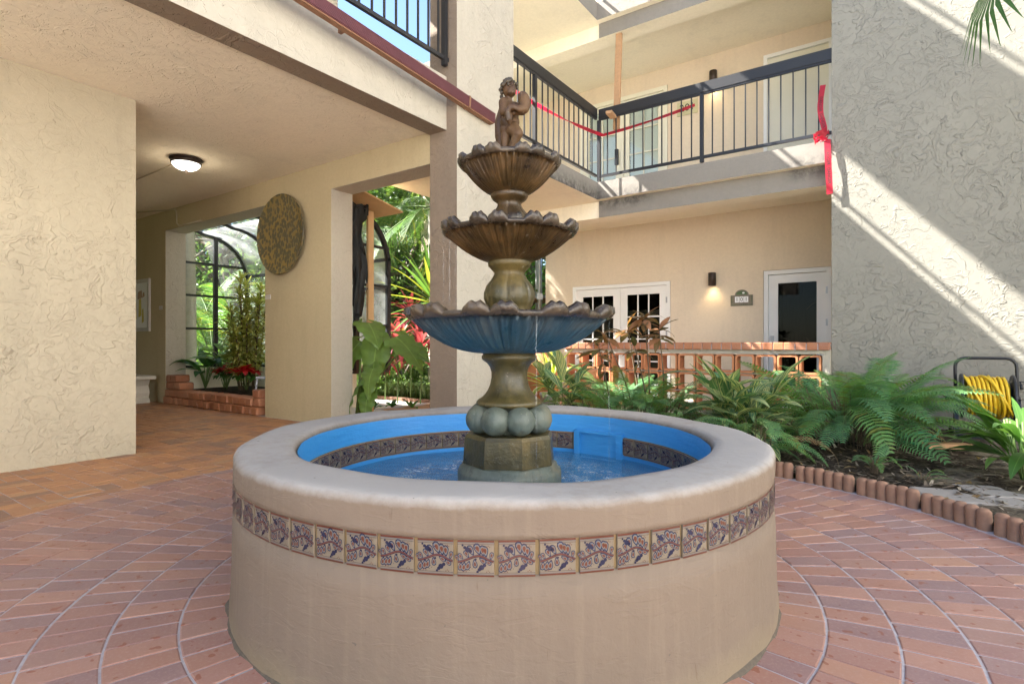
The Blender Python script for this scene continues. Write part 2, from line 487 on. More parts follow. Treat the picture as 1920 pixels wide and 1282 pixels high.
M['glaze'] = plain('cream_glaze', (0.19, 0.155, 0.11), 0.28, var=0.1, nscale=18)
M['glaze_red'] = plain('red_glaze', (0.10, 0.026, 0.013), 0.28, var=0.25, nscale=60)
M['glaze_blue'] = plain('grey_blue_glaze', (0.085, 0.105, 0.135), 0.28, var=0.2, nscale=60)
M['tgrout'] = plain('ochre_grout', (0.24, 0.17, 0.085), 0.8, var=0.25, nscale=40)
M['dirtblack'] = plain('black_lettering', (0.02, 0.018, 0.016), 0.6)
M['olive_sign'] = plain('olive_sign_plate', (0.52, 0.47, 0.28), 0.5, var=0.08)
M['signgreen'] = plain('sign_green_glaze', (0.08, 0.13, 0.05), 0.35, var=0.4, nscale=60)
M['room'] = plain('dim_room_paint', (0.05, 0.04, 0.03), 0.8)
M['curtain'] = plain('pale_curtain', (0.10, 0.09, 0.055), 0.8)
M['gold'] = plain('thin_gilt_ring', (0.55, 0.42, 0.2), 0.35, 0.7)
M['roofc'] = plain('roof_membrane', (0.55, 0.52, 0.47), 0.9)

def maroon():
    k = NT('maroon_ribbed_paint')
    p = k.pos()
    n = k.noise(p, 14, 4, 0.6)
    k.color(k.mix(n, (0.10, 0.026, 0.034), (0.155, 0.048, 0.055)))
    k.set(0.5)
    return k.mat
M['maroon'] = maroon()
M['rust'] = plain('rusty_gutter_underside', (0.24, 0.12, 0.065), 0.7, var=0.3, nscale=20)

def tape_mat():
    k = NT('red_plastic_tape')
    k.color((0.42, 0.014, 0.03)); k.set(0.35)
    tr = k.n('ShaderNodeBsdfTranslucent'); tr.inputs[0].default_value = (0.7, 0.03, 0.08, 1)
    mx = k.n('ShaderNodeMixShader', in_0=0.35)
    k.l(k.b.outputs[0], mx.inputs[1]); k.l(tr.outputs[0], mx.inputs[2]); k.l(mx.outputs[0], k.out.inputs[0])
    return k.mat
M['tape'] = tape_mat()

def glass(name, tint=(1,1,1), gl=1.0):
    k = NT(name)
    tr = k.n('ShaderNodeBsdfTransparent'); tr.inputs[0].default_value = (*tint, 1)
    g = k.n('ShaderNodeBsdfGlossy'); g.inputs['Roughness'].default_value = 0.02
    fr = k.n('ShaderNodeFresnel', in_IOR=1.5).outputs[0]
    mx = k.n('ShaderNodeMixShader', in_0=k.math('MULTIPLY', fr, gl, True))
    k.l(tr.outputs[0], mx.inputs[1]); k.l(g.outputs[0], mx.inputs[2]); k.l(mx.outputs[0], k.out.inputs[0])
    return k.mat
M['glass'] = glass('clear_glass', (0.93, 0.97, 0.95), 1.0)
def veiled_glass(name, f):  # clear glass with a white veil mixed in
    k = NT(name)
    tr = k.n('ShaderNodeBsdfTransparent'); tr.inputs[0].default_value = (0.95, 0.98, 0.97, 1)
    d = k.n('ShaderNodeBsdfDiffuse'); d.inputs[0].default_value = (0.8, 0.82, 0.82, 1)
    t2 = k.n('ShaderNodeBsdfTranslucent'); t2.inputs[0].default_value = (0.85, 0.88, 0.88, 1)
    a = k.n('ShaderNodeMixShader', in_0=0.55); k.l(d.outputs[0], a.inputs[1]); k.l(t2.outputs[0], a.inputs[2])
    n = k.noise(k.pos(), 2.2, 4, 0.65)
    b = k.n('ShaderNodeMixShader', in_0=k.mr(n, 0.3, 0.7, f*0.4, f*1.4)); k.l(tr.outputs[0], b.inputs[1]); k.l(a.outputs[0], b.inputs[2])
    g = k.n('ShaderNodeBsdfGlossy', in_Roughness=0.03); fr = k.n('ShaderNodeFresnel', in_IOR=1.5).outputs[0]
    c = k.n('ShaderNodeMixShader', in_0=fr); k.l(b.outputs[0], c.inputs[1]); k.l(g.outputs[0], c.inputs[2])
    k.l(c.outputs[0], k.out.inputs[0])
    return k.mat
M['glass_veil'] = veiled_glass('glare_veil_glass', 0.10)  # the veil paints a whitish glare over the end panes
M['glass_roof'] = veiled_glass('weathered_roof_glass', 0.42)
M['glass_dk'] = glass('tinted_door_glass', (0.40, 0.40, 0.37), 0.22)

def water_mat():
    k = NT('pool_water')
    p = k.pos()
    s = k.n('ShaderNodeSeparateXYZ', in_0=p)
    n = k.noise(p, 16, 3, 0.6, 0.8)
    n2 = k.noise(p, 45, 3, 0.6, 0.5)
    h = k.math('ADD', n, k.math('MULTIPLY', n2, 0.5))
    bp = k.n('ShaderNodeBump', in_Height=h, in_Strength=0.55, in_Distance=0.02).outputs[0]
    tr = k.n('ShaderNodeBsdfTransparent'); tr.inputs[0].default_value = (0.86, 0.96, 0.99, 1)
    g = k.n('ShaderNodeBsdfGlossy', in_Roughness=0.04, in_Normal=bp)
    fr = k.n('ShaderNodeFresnel', in_IOR=1.33, in_Normal=bp).outputs[0]
    mx = k.n('ShaderNodeMixShader', in_0=fr)
    k.l(tr.outputs[0], mx.inputs[1]); k.l(g.outputs[0], mx.inputs[2])
    # splashes and foam where the jets land
    d = k.n('ShaderNodeVectorMath', operation='DISTANCE', in_0=p, in_1=(FX, FY, 0.325)).outputs['Value']
    ring = k.math('MULTIPLY', k.mr(d, 0.22, 0.34, 0.55, 1.0), k.mr(d, 0.5, 0.74, 1, 0))
    fo = k.mr(k.noise(p, 55, 4, 0.72, 1.0), 0.47, 0.72)
    fo = k.math('MULTIPLY', k.math('MULTIPLY', fo, k.mr(k.noise(p, 9, 3, 0.6), 0.44, 0.6)), ring)
    df = k.n('ShaderNodeBsdfDiffuse'); df.inputs[0].default_value = (0.75, 0.83, 0.88, 1)
    aer = k.n('ShaderNodeBsdfDiffuse'); aer.inputs[0].default_value = (0.16, 0.52, 0.82, 1)
    m0 = k.n('ShaderNodeMixShader', in_0=0.3); k.l(tr.outputs[0], m0.inputs[1]); k.l(aer.outputs[0], m0.inputs[2]); k.l(m0.outputs[0], mx.inputs[1])
    m2 = k.n('ShaderNodeMixShader', in_0=k.math('MULTIPLY', fo, 0.85))
    k.l(mx.outputs[0], m2.inputs[1]); k.l(df.outputs[0], m2.inputs[2]); k.l(m2.outputs[0], k.out.inputs[0])
    return k.mat

M['water'] = water_mat()
def stream_mat():
    k = NT('falling_water')
    tr = k.n('ShaderNodeBsdfTransparent')
    g = k.n('ShaderNodeBsdfGlossy', in_Roughness=0.15)
    d = k.n('ShaderNodeBsdfDiffuse'); d.inputs[0].default_value = (0.8, 0.84, 0.86, 1)
    m1 = k.n('ShaderNodeMixShader', in_0=0.5); k.l(g.outputs[0], m1.inputs[1]); k.l(d.outputs[0], m1.inputs[2])
    n = k.noise(k.pos((200, 200, 14)), 1.0, 3, 0.6)
    m2 = k.n('ShaderNodeMixShader', in_0=k.mr(n, 0.4, 0.62, 0.0, 0.09)); k.l(tr.outputs[0], m2.inputs[1]); k.l(m1.outputs[0], m2.inputs[2])
    k.l(m2.outputs[0], k.out.inputs[0])
    return k.mat
M['stream'] = stream_mat()

def soil():
    k = NT('mulch_and_sand')
    p = k.pos()
    n = k.noise(p, 22, 6, 0.75)
    mul = k.ramp(n, [(0.3, (0.018, 0.013, 0.009)), (0.5, (0.05, 0.038, 0.026)), (0.7, (0.14, 0.11, 0.078))])
    sand = k.mix(k.noise(p, 60, 4, 0.7), (0.17, 0.14, 0.10), (0.27, 0.23, 0.17))
    s = k.n('ShaderNodeSeparateXYZ', in_0=p)
    a = k.math('ADD', k.noise(p, 1.7, 5, 0.7), k.math('MULTIPLY', s.outputs[0], 0.16))
    k.color(k.mix(k.mr(a, 0.56, 0.66), mul, sand))
    k.set(0.95, 0, 0.1)
    k.bump(n, 1.0, 0.03)
    return k.mat
M['soil'] = soil()
def grass():
    k = NT('lawn_and_leaf_litter')
    p = k.pos()
    n = k.noise(p, 3.2, 6, 0.7)
    k.color(k.ramp(n, [(0.3, (0.05, 0.075, 0.02)), (0.55, (0.10, 0.13, 0.035)), (0.75, (0.34, 0.29, 0.18))]))
    k.set(0.95, 0, 0.1); k.bump(k.noise(p, 40, 4, 0.7), 0.8, 0.03)
    return k.mat
M['grass'] = grass()
def discmat():
    k = NT('hammered_shell_disc')
    p = k.pos()
    v = k.n('ShaderNodeTexVoronoi', in_Vector=k.n('ShaderNodeVectorMath', operation='MULTIPLY', in_0=k.n('ShaderNodeVectorMath', operation='MULTIPLY_ADD', in_0=k.noise(p, 9, 3, 0.6, 0, 'Color'), in_1=(0.06,)*3, in_2=p).outputs[0], in_1=(1.3,1,1.0)).outputs[0], in_Scale=19.0)
    f = k.mr(v.outputs['Distance'], 0.46, 0.66)
    fade = k.noise(p, 2.5, 4, 0.6)
    c = k.mix(k.math('MULTIPLY', f, k.mr(fade, 0.3, 0.7, 0.5, 1.0)), (0.115, 0.105, 0.065), (0.34, 0.24, 0.075))
    k.color(c); k.set(0.3, 0.15, 0.5); k.bump(f, 0.3, 0.006)
    return k.mat
M['disc'] = discmat()
def emit(name, c, st):
    k = NT(name)
    k.color(c)
    k.b.inputs['Emission Color'].default_value = (*c, 1); k.b.inputs['Emission Strength'].default_value = st
    k.set(0.3)
    return k.mat
M['lampglass'] = emit('lit_frosted_glass', (1.0, 0.95, 0.86), 0.4)
M['sconce_lit'] = emit('lit_sconce_lens', (1.0, 0.80, 0.5), 3.0)

M['fern'] = leafmat('fern_green', (0.105, 0.25, 0.065), (0.18, 0.34, 0.09), 0.42, c3=(0.16, 0.19, 0.03))
M['fernb'] = leafmat('fern_bluegreen', (0.08, 0.21, 0.085), (0.13, 0.28, 0.10), 0.37)
M['ginger'] = leafmat('variegated_ginger_leaf', (0.07, 0.19, 0.10), (0.12, 0.25, 0.09), 0.38, stripe=(0.66, 0.66, 0.30))
M['dracaena'] = leafmat('yellow_edged_leaf', (0.25, 0.36, 0.03), (0.42, 0.46, 0.05), 0.5, edge=(0.70, 0.68, 0.36))
M['glossy'] = leafmat('glossy_green_leaf', (0.06, 0.15, 0.03), (0.12, 0.22, 0.05), 0.35, rough=0.3)
M['lily'] = leafmat('deep_green_leaf', (0.03, 0.10, 0.02), (0.06, 0.17, 0.03), 0.4, rough=0.35)
M['ear'] = leafmat('elephant_ear_leaf', (0.14, 0.26, 0.06), (0.20, 0.32, 0.08), 0.45, rough=0.4)
M['croton'] = leafmat('croton_leaf', (0.10, 0.10, 0.035), (0.30, 0.12, 0.05), 0.35, c3=(0.42, 0.20, 0.10))
M['redleaf'] = leafmat('red_leaf', (0.30, 0.03, 0.06), (0.46, 0.09, 0.13), 0.45, c3=(0.16, 0.12, 0.04))
M['poin'] = leafmat('poinsettia_bract', (0.42, 0.012, 0.02), (0.62, 0.02, 0.02), 0.4)
M['song'] = leafmat('yellow_striped_small_leaf', (0.26, 0.34, 0.07), (0.45, 0.47, 0.13), 0.45, edge=(0.68, 0.64, 0.26))
M['palm'] = leafmat('palm_leaf', (0.08, 0.18, 0.04), (0.16, 0.27, 0.07), 0.42, c3=(0.32, 0.34, 0.05))
M['fanpalm'] = leafmat('dark_fan_palm_leaf', (0.03, 0.09, 0.02), (0.06, 0.13, 0.035), 0.35)
M['oak'] = leafmat('small_oak_leaf', (0.05, 0.10, 0.025), (0.10, 0.16, 0.04), 0.4, c3=(0.17, 0.23, 0.07))
M['bright'] = leafmat('sunny_shrub_leaf', (0.12, 0.24, 0.055), (0.24, 0.35, 0.10), 0.45)
M['lirio'] = leafmat('pale_grassy_leaf', (0.14, 0.24, 0.08), (0.28, 0.36, 0.16), 0.4)
M['deadleaf'] = leafmat('dry_leaf', (0.20, 0.13, 0.05), (0.30, 0.19, 0.08), 0.3)
M['chips'] = leafmat('bark_chip', (0.06, 0.042, 0.028), (0.20, 0.15, 0.10), 0.05, c3=(0.36, 0.30, 0.22), rough=0.9)
# ------------------------------------------------------------------ ground and paving
def sheet(name, pts, z, mat, kind='structure', label=None):
    m = MB(); m.add([(x, y, z) for x, y in pts], [list(range(len(pts)))])
    o = m.build(name, mat); tag(o, label, None, None, kind); return o
sheet('ground', [(-400,-400),(400,-400),(400,400),(-400,400)], -0.09, M['grass'])

pav = MB()
pav.box(-13.0, -1.6, -0.08, 2.59, 4.34, -0.0042)
pav.box(-6.2, 4.34, -0.08, -2.2, 9.2, -0.0042)
pavement = pav.build('pavement', M['grout'])
tag(pavement, None, None, None, 'structure')
tag(MB().box(2.6, -60, -0.06, 60, 3.2, -0.0045).build('bounce_plaza', M['concrete']), None, None, None, 'structure')  # pale unseen ground, added to bounce sun up under the ceiling
tag(MB().box(-5.39, -60, -0.06, 2.59, -1.61, -0.0032).build('bounce_forecourt', M['concrete']), None, None, None, 'structure')  # unseen pale ground behind the camera, added for bounced sunlight
floor2 = MB(); floor2.box(-2.2, 7.32, -0.08, -0.65, 9.2, -0.007)
tag(floor2.build('patio', M['concrete']), None, None, None, 'structure')

def frustum_tile(corners, z0, z1, ins):
    """tile with a small chamfer; corners counter-clockwise"""
    c = Vector((sum(p[0] for p in corners)/4, sum(p[1] for p in corners)/4))
    def inset(a):
        out = []
        for p in corners:
            d = Vector(p) - c
            out.append((p[0]-a*(1 if d.x > 0 else -1) if False else c.x + d.x*(1-a/max(d.length,1e-6)*1.2), c.y + d.y*(1-a/max(d.length,1e-6)*1.2)))
        return out
    top = inset(ins)
    v = [(x,y,z0) for x,y in corners] + [(x,y,z1-ins*0.5) for x,y in corners] + [(x,y,z1) for x,y in top]
    f = [(8,9,10,11)]
    for k in range(4):
        k2 = (k+1)%4
        f.append((k,k2,4+k2,4+k)); f.append((4+k,4+k2,8+k2,8+k))
    return v, f

def visible_score(x, y, area):
    d = cs*y - sn*x                                   # depth along the view
    if d < 0.6: return 0
    lat = cs*x + sn*y
    px = CX + F*lat/d; py = HY + F*EYE/d
    if not (-30 < px < 1950 and py < 1310): return 0
    # hidden behind the basin
    w = Vector((x, y)); c = Vector((FX, FY))
    for s_ in (0.3, 0.4, 0.5, 0.6, 0.7, 0.8, 0.9, 0.97):
        q = w*s_
        if (q-c).length < 1.065 and EYE*(1-s_) < 0.54: return 0
    if x < -5.4 and y < 2.05: return 0
    return area/d**3

R0 = 1.07
ring_in = [1.03, 1.226, 1.426, 1.626, 1.826, 2.026, 2.226, 2.426]
ring_out = [1.226, 1.426, 1.626, 1.826, 2.026, 2.226, 2.426, 2.626]
EDGE_R = 2.45
a_bed0, a_bed1 = R(-32), R(108)      # the planting bed runs along this arc
def in_bed(x, y):
    a = math.atan2(y-FY, x-FX); r = math.hypot(x-FX, y-FY)
    return r > EDGE_R - 0.02 and a_bed0 < a < a_bed1
cand = []
for i, (ra, rb) in enumerate(zip(ring_in, ring_out)):
    n = round(2*pi*(ra+rb)/2/0.1)
    off = rnd.random()
    da = 2*pi/n
    for k in range(n):
        a = (k+off)*da
        g = 0.0038
        def P(r, aa): return (r*cos(aa), r*sin(aa))
        gi = g/ra; go = g/rb
        jr = rnd.uniform(-0.002, 0.002)
        loc = [(ra+0.0036+jr, -da/2+gi), (rb-0.0036+jr, -da/2+go), (rb-0.0036+jr, da/2-go), (ra+0.0036+jr, da/2-gi)]
        cx_, cy_ = FX+(ra+rb)/2*cos(a), FY+(ra+rb)/2*sin(a)
        if in_bed(FX+rb*cos(a)*1.0, FY+rb*sin(a)): continue
        if cy_ > 4.3 and cx_ > -2.2 and False: continue
        cand.append((visible_score(cx_, cy_, (rb-ra)*(ra+rb)/2*da), i, a, loc, rnd.uniform(-0.0018, 0.0012)))
# border ring, laid lengthwise
n = round(2*pi*2.68/0.2)
for k in range(n):
    a = (k+0.3)*2*pi/n; da = 2*pi/n
    loc = [(2.634, -da/2+0.0017), (2.73, -da/2+0.0017), (2.73, da/2-0.0017), (2.634, da/2-0.0017)]
    cx_, cy_ = FX+2.68*cos(a), FY+2.68*sin(a)
    if in_bed(cx_, cy_): continue
    cand.append((visible_score(cx_, cy_, 0.02), 99, a, loc, rnd.uniform(-0.0015, 0.001)))
cand.sort(key=lambda c: -c[0])
ringmesh = {}
rest = MB()
for q, (s_, i, a, loc, dz) in enumerate(cand):
    corners = [(r*cos(t), r*sin(t)) for r, t in loc]
    v, f = frustum_tile(corners, -0.0075, 0.0, 0.004)
    if q < 300 and s_ > 0:
        if i not in ringmesh:
            mb = MB(); mb.add(v, f); ringmesh[i] = mb.mesh('paving_tile', M['paver'])
        link('paving_tile', ringmesh[i], pavement, (FX, FY, dz), (0, 0, a))
    else:
        ca, sa = cos(a), sin(a)
        rest.add([(FX+x*ca-y*sa, FY+x*sa+y*ca, z+dz) for x, y, z in v], f)
tag(rest.build('paving_tiles', M['paver'], pavement), None, None, None, 'stuff')

# basket-weave tiles of the covered walk and the rest of the court
arc_floor = MB().box(-13.0, -1.6, -0.0041, 2.59, 4.34, -0.0035).build('arcade_floor', M['grout'])
tag(arc_floor, None, None, None, 'structure')
hx, hy = 0.0965, 0.0465
bv, bf = frustum_tile([(-hx,-hy),(hx,-hy),(hx,hy),(-hx,hy)], -0.0075, 0.0, 0.003)
bmesh_tile = MB().add(bv, bf).mesh('floor_tile', M['paver_in'])
cand = []
for ix in range(-64, 13):
    for iy in range(-8, 46):
        X0, Y0 = ix*0.2, iy*0.2 + 0.02
        for h in (-0.05, 0.05):
            if (ix+iy) % 2: x, y, rz = X0+0.1, Y0+0.1+h, 0
            else: x, y, rz = X0+0.1+h, Y0+0.1, pi/2
            r = math.hypot(x-FX, y-FY)
            if r < 2.83: continue
            if x < -5.4 and y < 1.95 : continue
            if y > 4.0 and not (-6.1 < x < -3.0): continue
            if y > 4.0 and x < -3.8 and y < 4.3 and not (-5.39 < x): continue
            if in_bed(x, y) or (x > -2.2 and y > 3.9): continue
            cand.append((visible_score(x, y, 0.02), x, y, rz, rnd.uniform(-0.0015, 0.001)))
cand.sort(key=lambda c: -c[0])
rest = MB()
for q, (s_, x, y, rz, dz) in enumerate(cand):
    if q < 300 and s_ > 0:
        link('floor_tile', bmesh_tile, arc_floor, (x, y, dz), (0, 0, rz + rnd.choice((0, pi))))
    else:
        c_, s2 = cos(rz), sin(rz)
        rest.add([(x+a*c_-b*s2, y+a*s2+b*c_, z+dz) for a, b, z in bv], bf)
# cut pieces between the round border and the straight paving
for k in range(170):
    a = 2*pi*k/170
    x, y = FX+2.785*cos(a), FY+2.785*sin(a)
    if in_bed(x, y) or (x > -2.2 and y > 3.9) or (y > 4.0 and x < -3.4): continue
    ca, sa = cos(a), sin(a)
    v, f = frustum_tile([(-0.044,-0.048),(0.05,-0.049),(0.05,0.049),(-0.044,0.048)], -0.0075, -0.001, 0.003)
    rest.add([(x+p*ca-q2*sa, y+p*sa+q2*ca, z) for p, q2, z in v], f)
tag(rest.build('floor_tiles', M['paver_in'], arc_floor), None, None, None, 'stuff')

# planting bed: gently heaped mulch and sand, outside the edging
bedm = MB()
na, nr = 90, 40
vs = []; fs = []
for i in range(na+1):
    a = a_bed0 + (a_bed1-a_bed0)*i/na
    for j in range(nr+1):
        r = EDGE_R + 0.04 + (6.2)*(j/nr)**1.3
        x, y = FX+r*cos(a), FY+r*sin(a)
        x = max(-2.25, min(6.0, x)) if y > 4.2 else x
        y = min(y, 7.25)
        z = 0.045 + 0.03*sin(x*3.1)*cos(y*2.7) + 0.012*sin(x*11+y*7) + rnd.uniform(-0.006, 0.006)
        if j == 0: z = 0.04
        vs.append((x, y, z))
for i in range(na):
    for j in range(nr):
        p = i*(nr+1)+j
        fs.append((p, p+1, p+nr+2, p+nr+1))
bedm.add(vs, [f[::-1] for f in fs], smooth=True)
tag(bedm.build('planting_bed', M['soil']), None, None, None, 'structure')
ch = MB()
for _ in range(9500):
    a = rnd.uniform(a_bed0, R(95)); r = EDGE_R + 0.08 + 3.6*rnd.random()**1.4
    x, y = FX+r*cos(a), FY+r*sin(a)
    if y > 7.2: continue
    z = 0.045 + 0.03*sin(x*3.1)*cos(y*2.7) + 0.012*sin(x*11+y*7) + 0.008
    l = rnd.uniform(0.015, 0.065); w = l*rnd.uniform(0.12, 0.45)
    Mx = Matrix.Translation((x, y, z)) @ Euler((rnd.uniform(-0.4,0.4), rnd.uniform(-0.4,0.4), rnd.uniform(0, 6.3))).to_matrix().to_4x4()
    ch.add([Mx @ Vector(p) for p in ((-l/2,-w/2,0),(l/2,-w/3,0.003),(l/2,w/3,0.004),(-l/2,w/2,0.001))], [(0,1,2,3)])
tag(ch.build('mulch_chips', M['chips']), None, None, None, 'stuff')
# flat stepping slabs in the sand
def slab_stone(px, py, sx, sy, rz, lab):
    p = at_z(px, py, 0.06)
    m = MB(); m.cbox(-sx/2, -sy/2, -0.05, sx/2, sy/2, 0.02, 0.012, jit=0.006)
    tag(m.build('stepping_stone', M['slab'], None, (p.x, p.y, 0.045), (0, 0, rz)), lab, 'paving slab', 'stepping slabs in the bed')
slab_stone(1815, 930, 0.50, 0.30, 0.35, 'flat pale stepping slab lying in the sand just behind the scalloped edging')
slab_stone(1885, 922, 0.45, 0.28, 0.5, 'pale stepping slab half under the glossy broad leaves')

# scalloped edging: short lengths of joined round-topped logs
logm = MB()
lr = 0.034
prof = []
lp = [(lr*cos(t), lr*0.9*sin(t)) for t in [2*pi*k/10 for k in range(10)]]
logv = [(x,y,-0.05) for x,y in lp] + [(x,y,0.088) for x,y in lp] + [(x*0.72,y*0.72,0.102) for x,y in lp]
logf = [(k,(k+1)%10,10+(k+1)%10,10+k) for k in range(10)] + [(10+k,10+(k+1)%10,20+(k+1)%10,20+k) for k in range(10)] + [[20+k for k in range(10)]]
logm.add(logv, logf, smooth=True)
log_me = logm.mesh('edging_log', M['edging'])
er = EDGE_R + 0.03
bounds = [-30, -21, -12, -3.5, 6, 15, 24.5, 34, 43.5, 52.5, 61.5, 71, 80, 89, 98, 107]
for i in range(len(bounds)-1):
    a0, a1 = R(bounds[i]+0.35), R(bounds[i+1]-0.35)
    mid = (a0+a1)/2
    mx_, my_ = FX+er*cos(mid), FY+er*sin(mid)
    dd = cs*my_-sn*mx_; ppx = CX + F*(cs*mx_+sn*my_)/max(dd, 0.1)
    if ppx > 2300 or dd < 1.5: continue
    names = {5: 'brown scalloped edging length nearest the camera', 6: 'brown scalloped edging length in front of the broad-leaved plant',
             7: 'brown scalloped edging length in front of the flat stepping slabs', 8: 'leaning brown scalloped edging length in front of the small fern seedling',
             9: 'short brown scalloped edging length between small fern and fountain', 10: 'brown scalloped edging length ending against the fountain basin'}
    e = empty('edging_stone', (mx_, my_, 0), mid+pi/2 + rnd.uniform(-0.03, 0.03), names.get(i, 'brown scalloped edging length hidden behind the fountain basin'), 'garden edging', 'scalloped edging lengths round the planting bed')
    nl = max(3, round((a1-a0)*er/0.062))
    tilt = rnd.uniform(-0.05, 0.03)
    for k in range(nl):
        a = a0 + (a1-a0)*(k+0.5)/nl - mid
        link('edging_log', log_me, e, (er*sin(a)*1.0, er*(1-cos(a))*1.0, rnd.uniform(-0.004, 0.004)), (tilt, 0, 0))

# ------------------------------------------------------------------ buildings
def grid_wall(m, x0, x1, z0, z1, ya, yb, holes, mi=0):
    """wall in the x-z plane from y=ya to y=yb with rectangular holes (x0,x1,z0,z1)"""
    xs = sorted({x0, x1, *[h[0] for h in holes], *[h[1] for h in holes]})
    zs = sorted({z0, z1, *[h[2] for h in holes], *[h[3] for h in holes]})
    xs = [x for x in xs if x0 <= x <= x1]; zs = [z for z in zs if z0 <= z <= z1]
    def solid(i, j):
        if i < 0 or j < 0 or i >= len(xs)-1 or j >= len(zs)-1: return False
        cx_, cz = (xs[i]+xs[i+1])/2, (zs[j]+zs[j+1])/2
        return not any(h[0] < cx_ < h[1] and h[2] < cz < h[3] for h in holes)
    for i in range(len(xs)-1):
        for j in range(len(zs)-1):
            if not solid(i, j): continue
            a, b, c, d = xs[i], xs[i+1], zs[j], zs[j+1]
            V = [(a,ya,c),(b,ya,c),(b,ya,d),(a,ya,d),(a,yb,c),(b,yb,c),(b,yb,d),(a,yb,d)]
            f = [(0,1,2,3),(5,4,7,6)]
            if not solid(i-1,j): f.append((4,0,3,7))
            if not solid(i+1,j): f.append((1,5,6,2))
            if not solid(i,j-1): f.append((0,4,5,1))
            if not solid(i,j+1): f.append((3,2,6,7))
            m.add(V, f, mi)
def fbox(m, x0,y0,z0,x1,y1,z1, mats):
    """box with a material index per side: -z,+z,-y,+x,+y,-x"""
    for i, f in enumerate([(0,3,2,1),(4,5,6,7),(0,1,5,4),(1,2,6,5),(2,3,7,6),(3,0,4,7)]):
        v = [(x0,y0,z0),(x1,y0,z0),(x1,y1,z0),(x0,y1,z0),(x0,y0,z1),(x1,y0,z1),(x1,y1,z1),(x0,y1,z1)]
        m.add([v[k] for k in f], [(0,1,2,3)], mats[i])

YA = 4.04                        # face of the arcade wall
CZ = 3.04                        # arcade ceiling
HOLE1 = (-9.55, -6.74, -0.1, 2.73)
HOLE2 = (-5.39, -3.82, -0.1, 2.73)
arcade = empty('arcade_building', (-8, 0, 0), 0, 'cream stucco arcade wing with two tall openings to the garden', 'building')
def inv(o):   # children are written in world coordinates
    for ch in o.children:
        ch.matrix_parent_inverse = Matrix.Translation(o.location).inverted() if o.rotation_euler.z == 0 else (Matrix.Translation(o.location) @ Matrix.Rotation(o.rotation_euler.z, 4, 'Z')).inverted()
m = MB(); grid_wall(m, -12.7, -3.82, -0.08, CZ, YA, YA+0.30, [HOLE1, HOLE2])
m.build('garden_wall', M['cream_in'], arcade)
m = MB()
# paler skin over the jambs and lintels, outdoor light put into its colour
for (x0, x1, z0, z1) in (HOLE1, HOLE2):
    m.box(x0, YA+0.004, 0.0, x0+0.003, YA+0.303, z1-0.003)
    m.box(x0+0.003, YA+0.004, z1-0.003, x1-0.003, YA+0.303, z1)
m.box(HOLE1[1]-0.003, YA+0.004, 0.0, HOLE1[1], YA+0.303, 2.727)
m.build('reveal', M['white'], arcade)
m = MB(); m.box(-13, -8, -0.08, -12.7, YA+0.3, CZ); m.build('end_wall', M['cream_in'], arcade)
m = MB(); fbox(m, -3.82, YA-0.012, -0.08, -3.47, 4.97, 5.6, [1,1,0,1,1,0]); m.build('column', [M['brownish'], M['white']], arcade)
m = MB(); fbox(m, -3.82, -8, 3.005, -3.60, YA-0.013, 3.52, [0,1,1,1,1,0]); m.build('edge_beam', [M['brownish'], M['white']], arcade)
m = MB(); m.box(-12.7, -8, CZ, -3.82, YA+0.30, 3.3); m.build('ceiling', M['ceil'], arcade)
m = MB(); m.box(-13, -8, 3.3, -3.83, YA+0.30, 3.46); m.build('terrace', M['roofc'], arcade)
m = MB(); m.box(-8.8, -8, -0.08, -5.4, 2.05, CZ-0.001); m.build('pier_wall', M['cream'], arcade)
m = MB(); m.box(-9.0, -1.4, 3.461, -4.3, 3.3, 5.8); m.build('upper_block', M['cream'], arcade)
inv(arcade)

# rear wing with balcony
YB = 7.27                        # balcony edge
YW = 9.20                        # back wall
XC = -3.60                       # inner corner of the balcony
XE = -0.65                       # where the stair wall begins
rear = empty('rear_building', (-3, 9.2, 0), 0, 'two-storey cream apartment wing at the back with an L-shaped balcony', 'building')
D1 = (at_Y(1074,0,YW).x, at_Y(1257,0,YW).x)
D2 = (at_Y(1431,0,YW).x, at_Y(1559,0,YW).x)
DH = 2.06
FL2 = 3.27
hol = [(D1[0], D1[1], -0.1, DH-0.06), (D2[0], D2[1], -0.1, DH)]
m = MB(); grid_wall(m, -5.66, 4.5, -0.08, 3.02, YW, YW+0.2, hol); m.build('ground_floor_wall', M['backwall'], rear)
U1 = (at_Y(1088,0,YW).x, at_Y(1252,0,YW).x); U2 = (at_Y(1431,0,YW).x, at_Y(1562,0,YW).x)
hol2 = [(U1[0], U1[1], FL2, FL2+2.05), (U2[0], U2[1], FL2, FL2+2.09)]
m = MB(); grid_wall(m, -9.0, 4.5, 3.02, 5.61, YW, YW+0.2, hol2); m.build('upper_floor_wall', M['backwall'], rear)
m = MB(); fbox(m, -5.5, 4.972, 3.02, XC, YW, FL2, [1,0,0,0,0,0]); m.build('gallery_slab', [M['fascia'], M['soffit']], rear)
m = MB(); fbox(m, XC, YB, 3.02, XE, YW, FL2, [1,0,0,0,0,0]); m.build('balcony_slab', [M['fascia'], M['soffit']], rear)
m = MB(); fbox(m, -5.5, YB+0.12, 2.78, XC-0.02, YB+0.4, 3.019, [1,1,1,1,1,1]); fbox(m, XC-0.02, YB+0.10, 2.779, XE, YB+0.4, 3.019, [1,0,0,0,0,0])
m.build('balcony_beam', [M['fascia'], M['soffit']], rear)
m = MB()
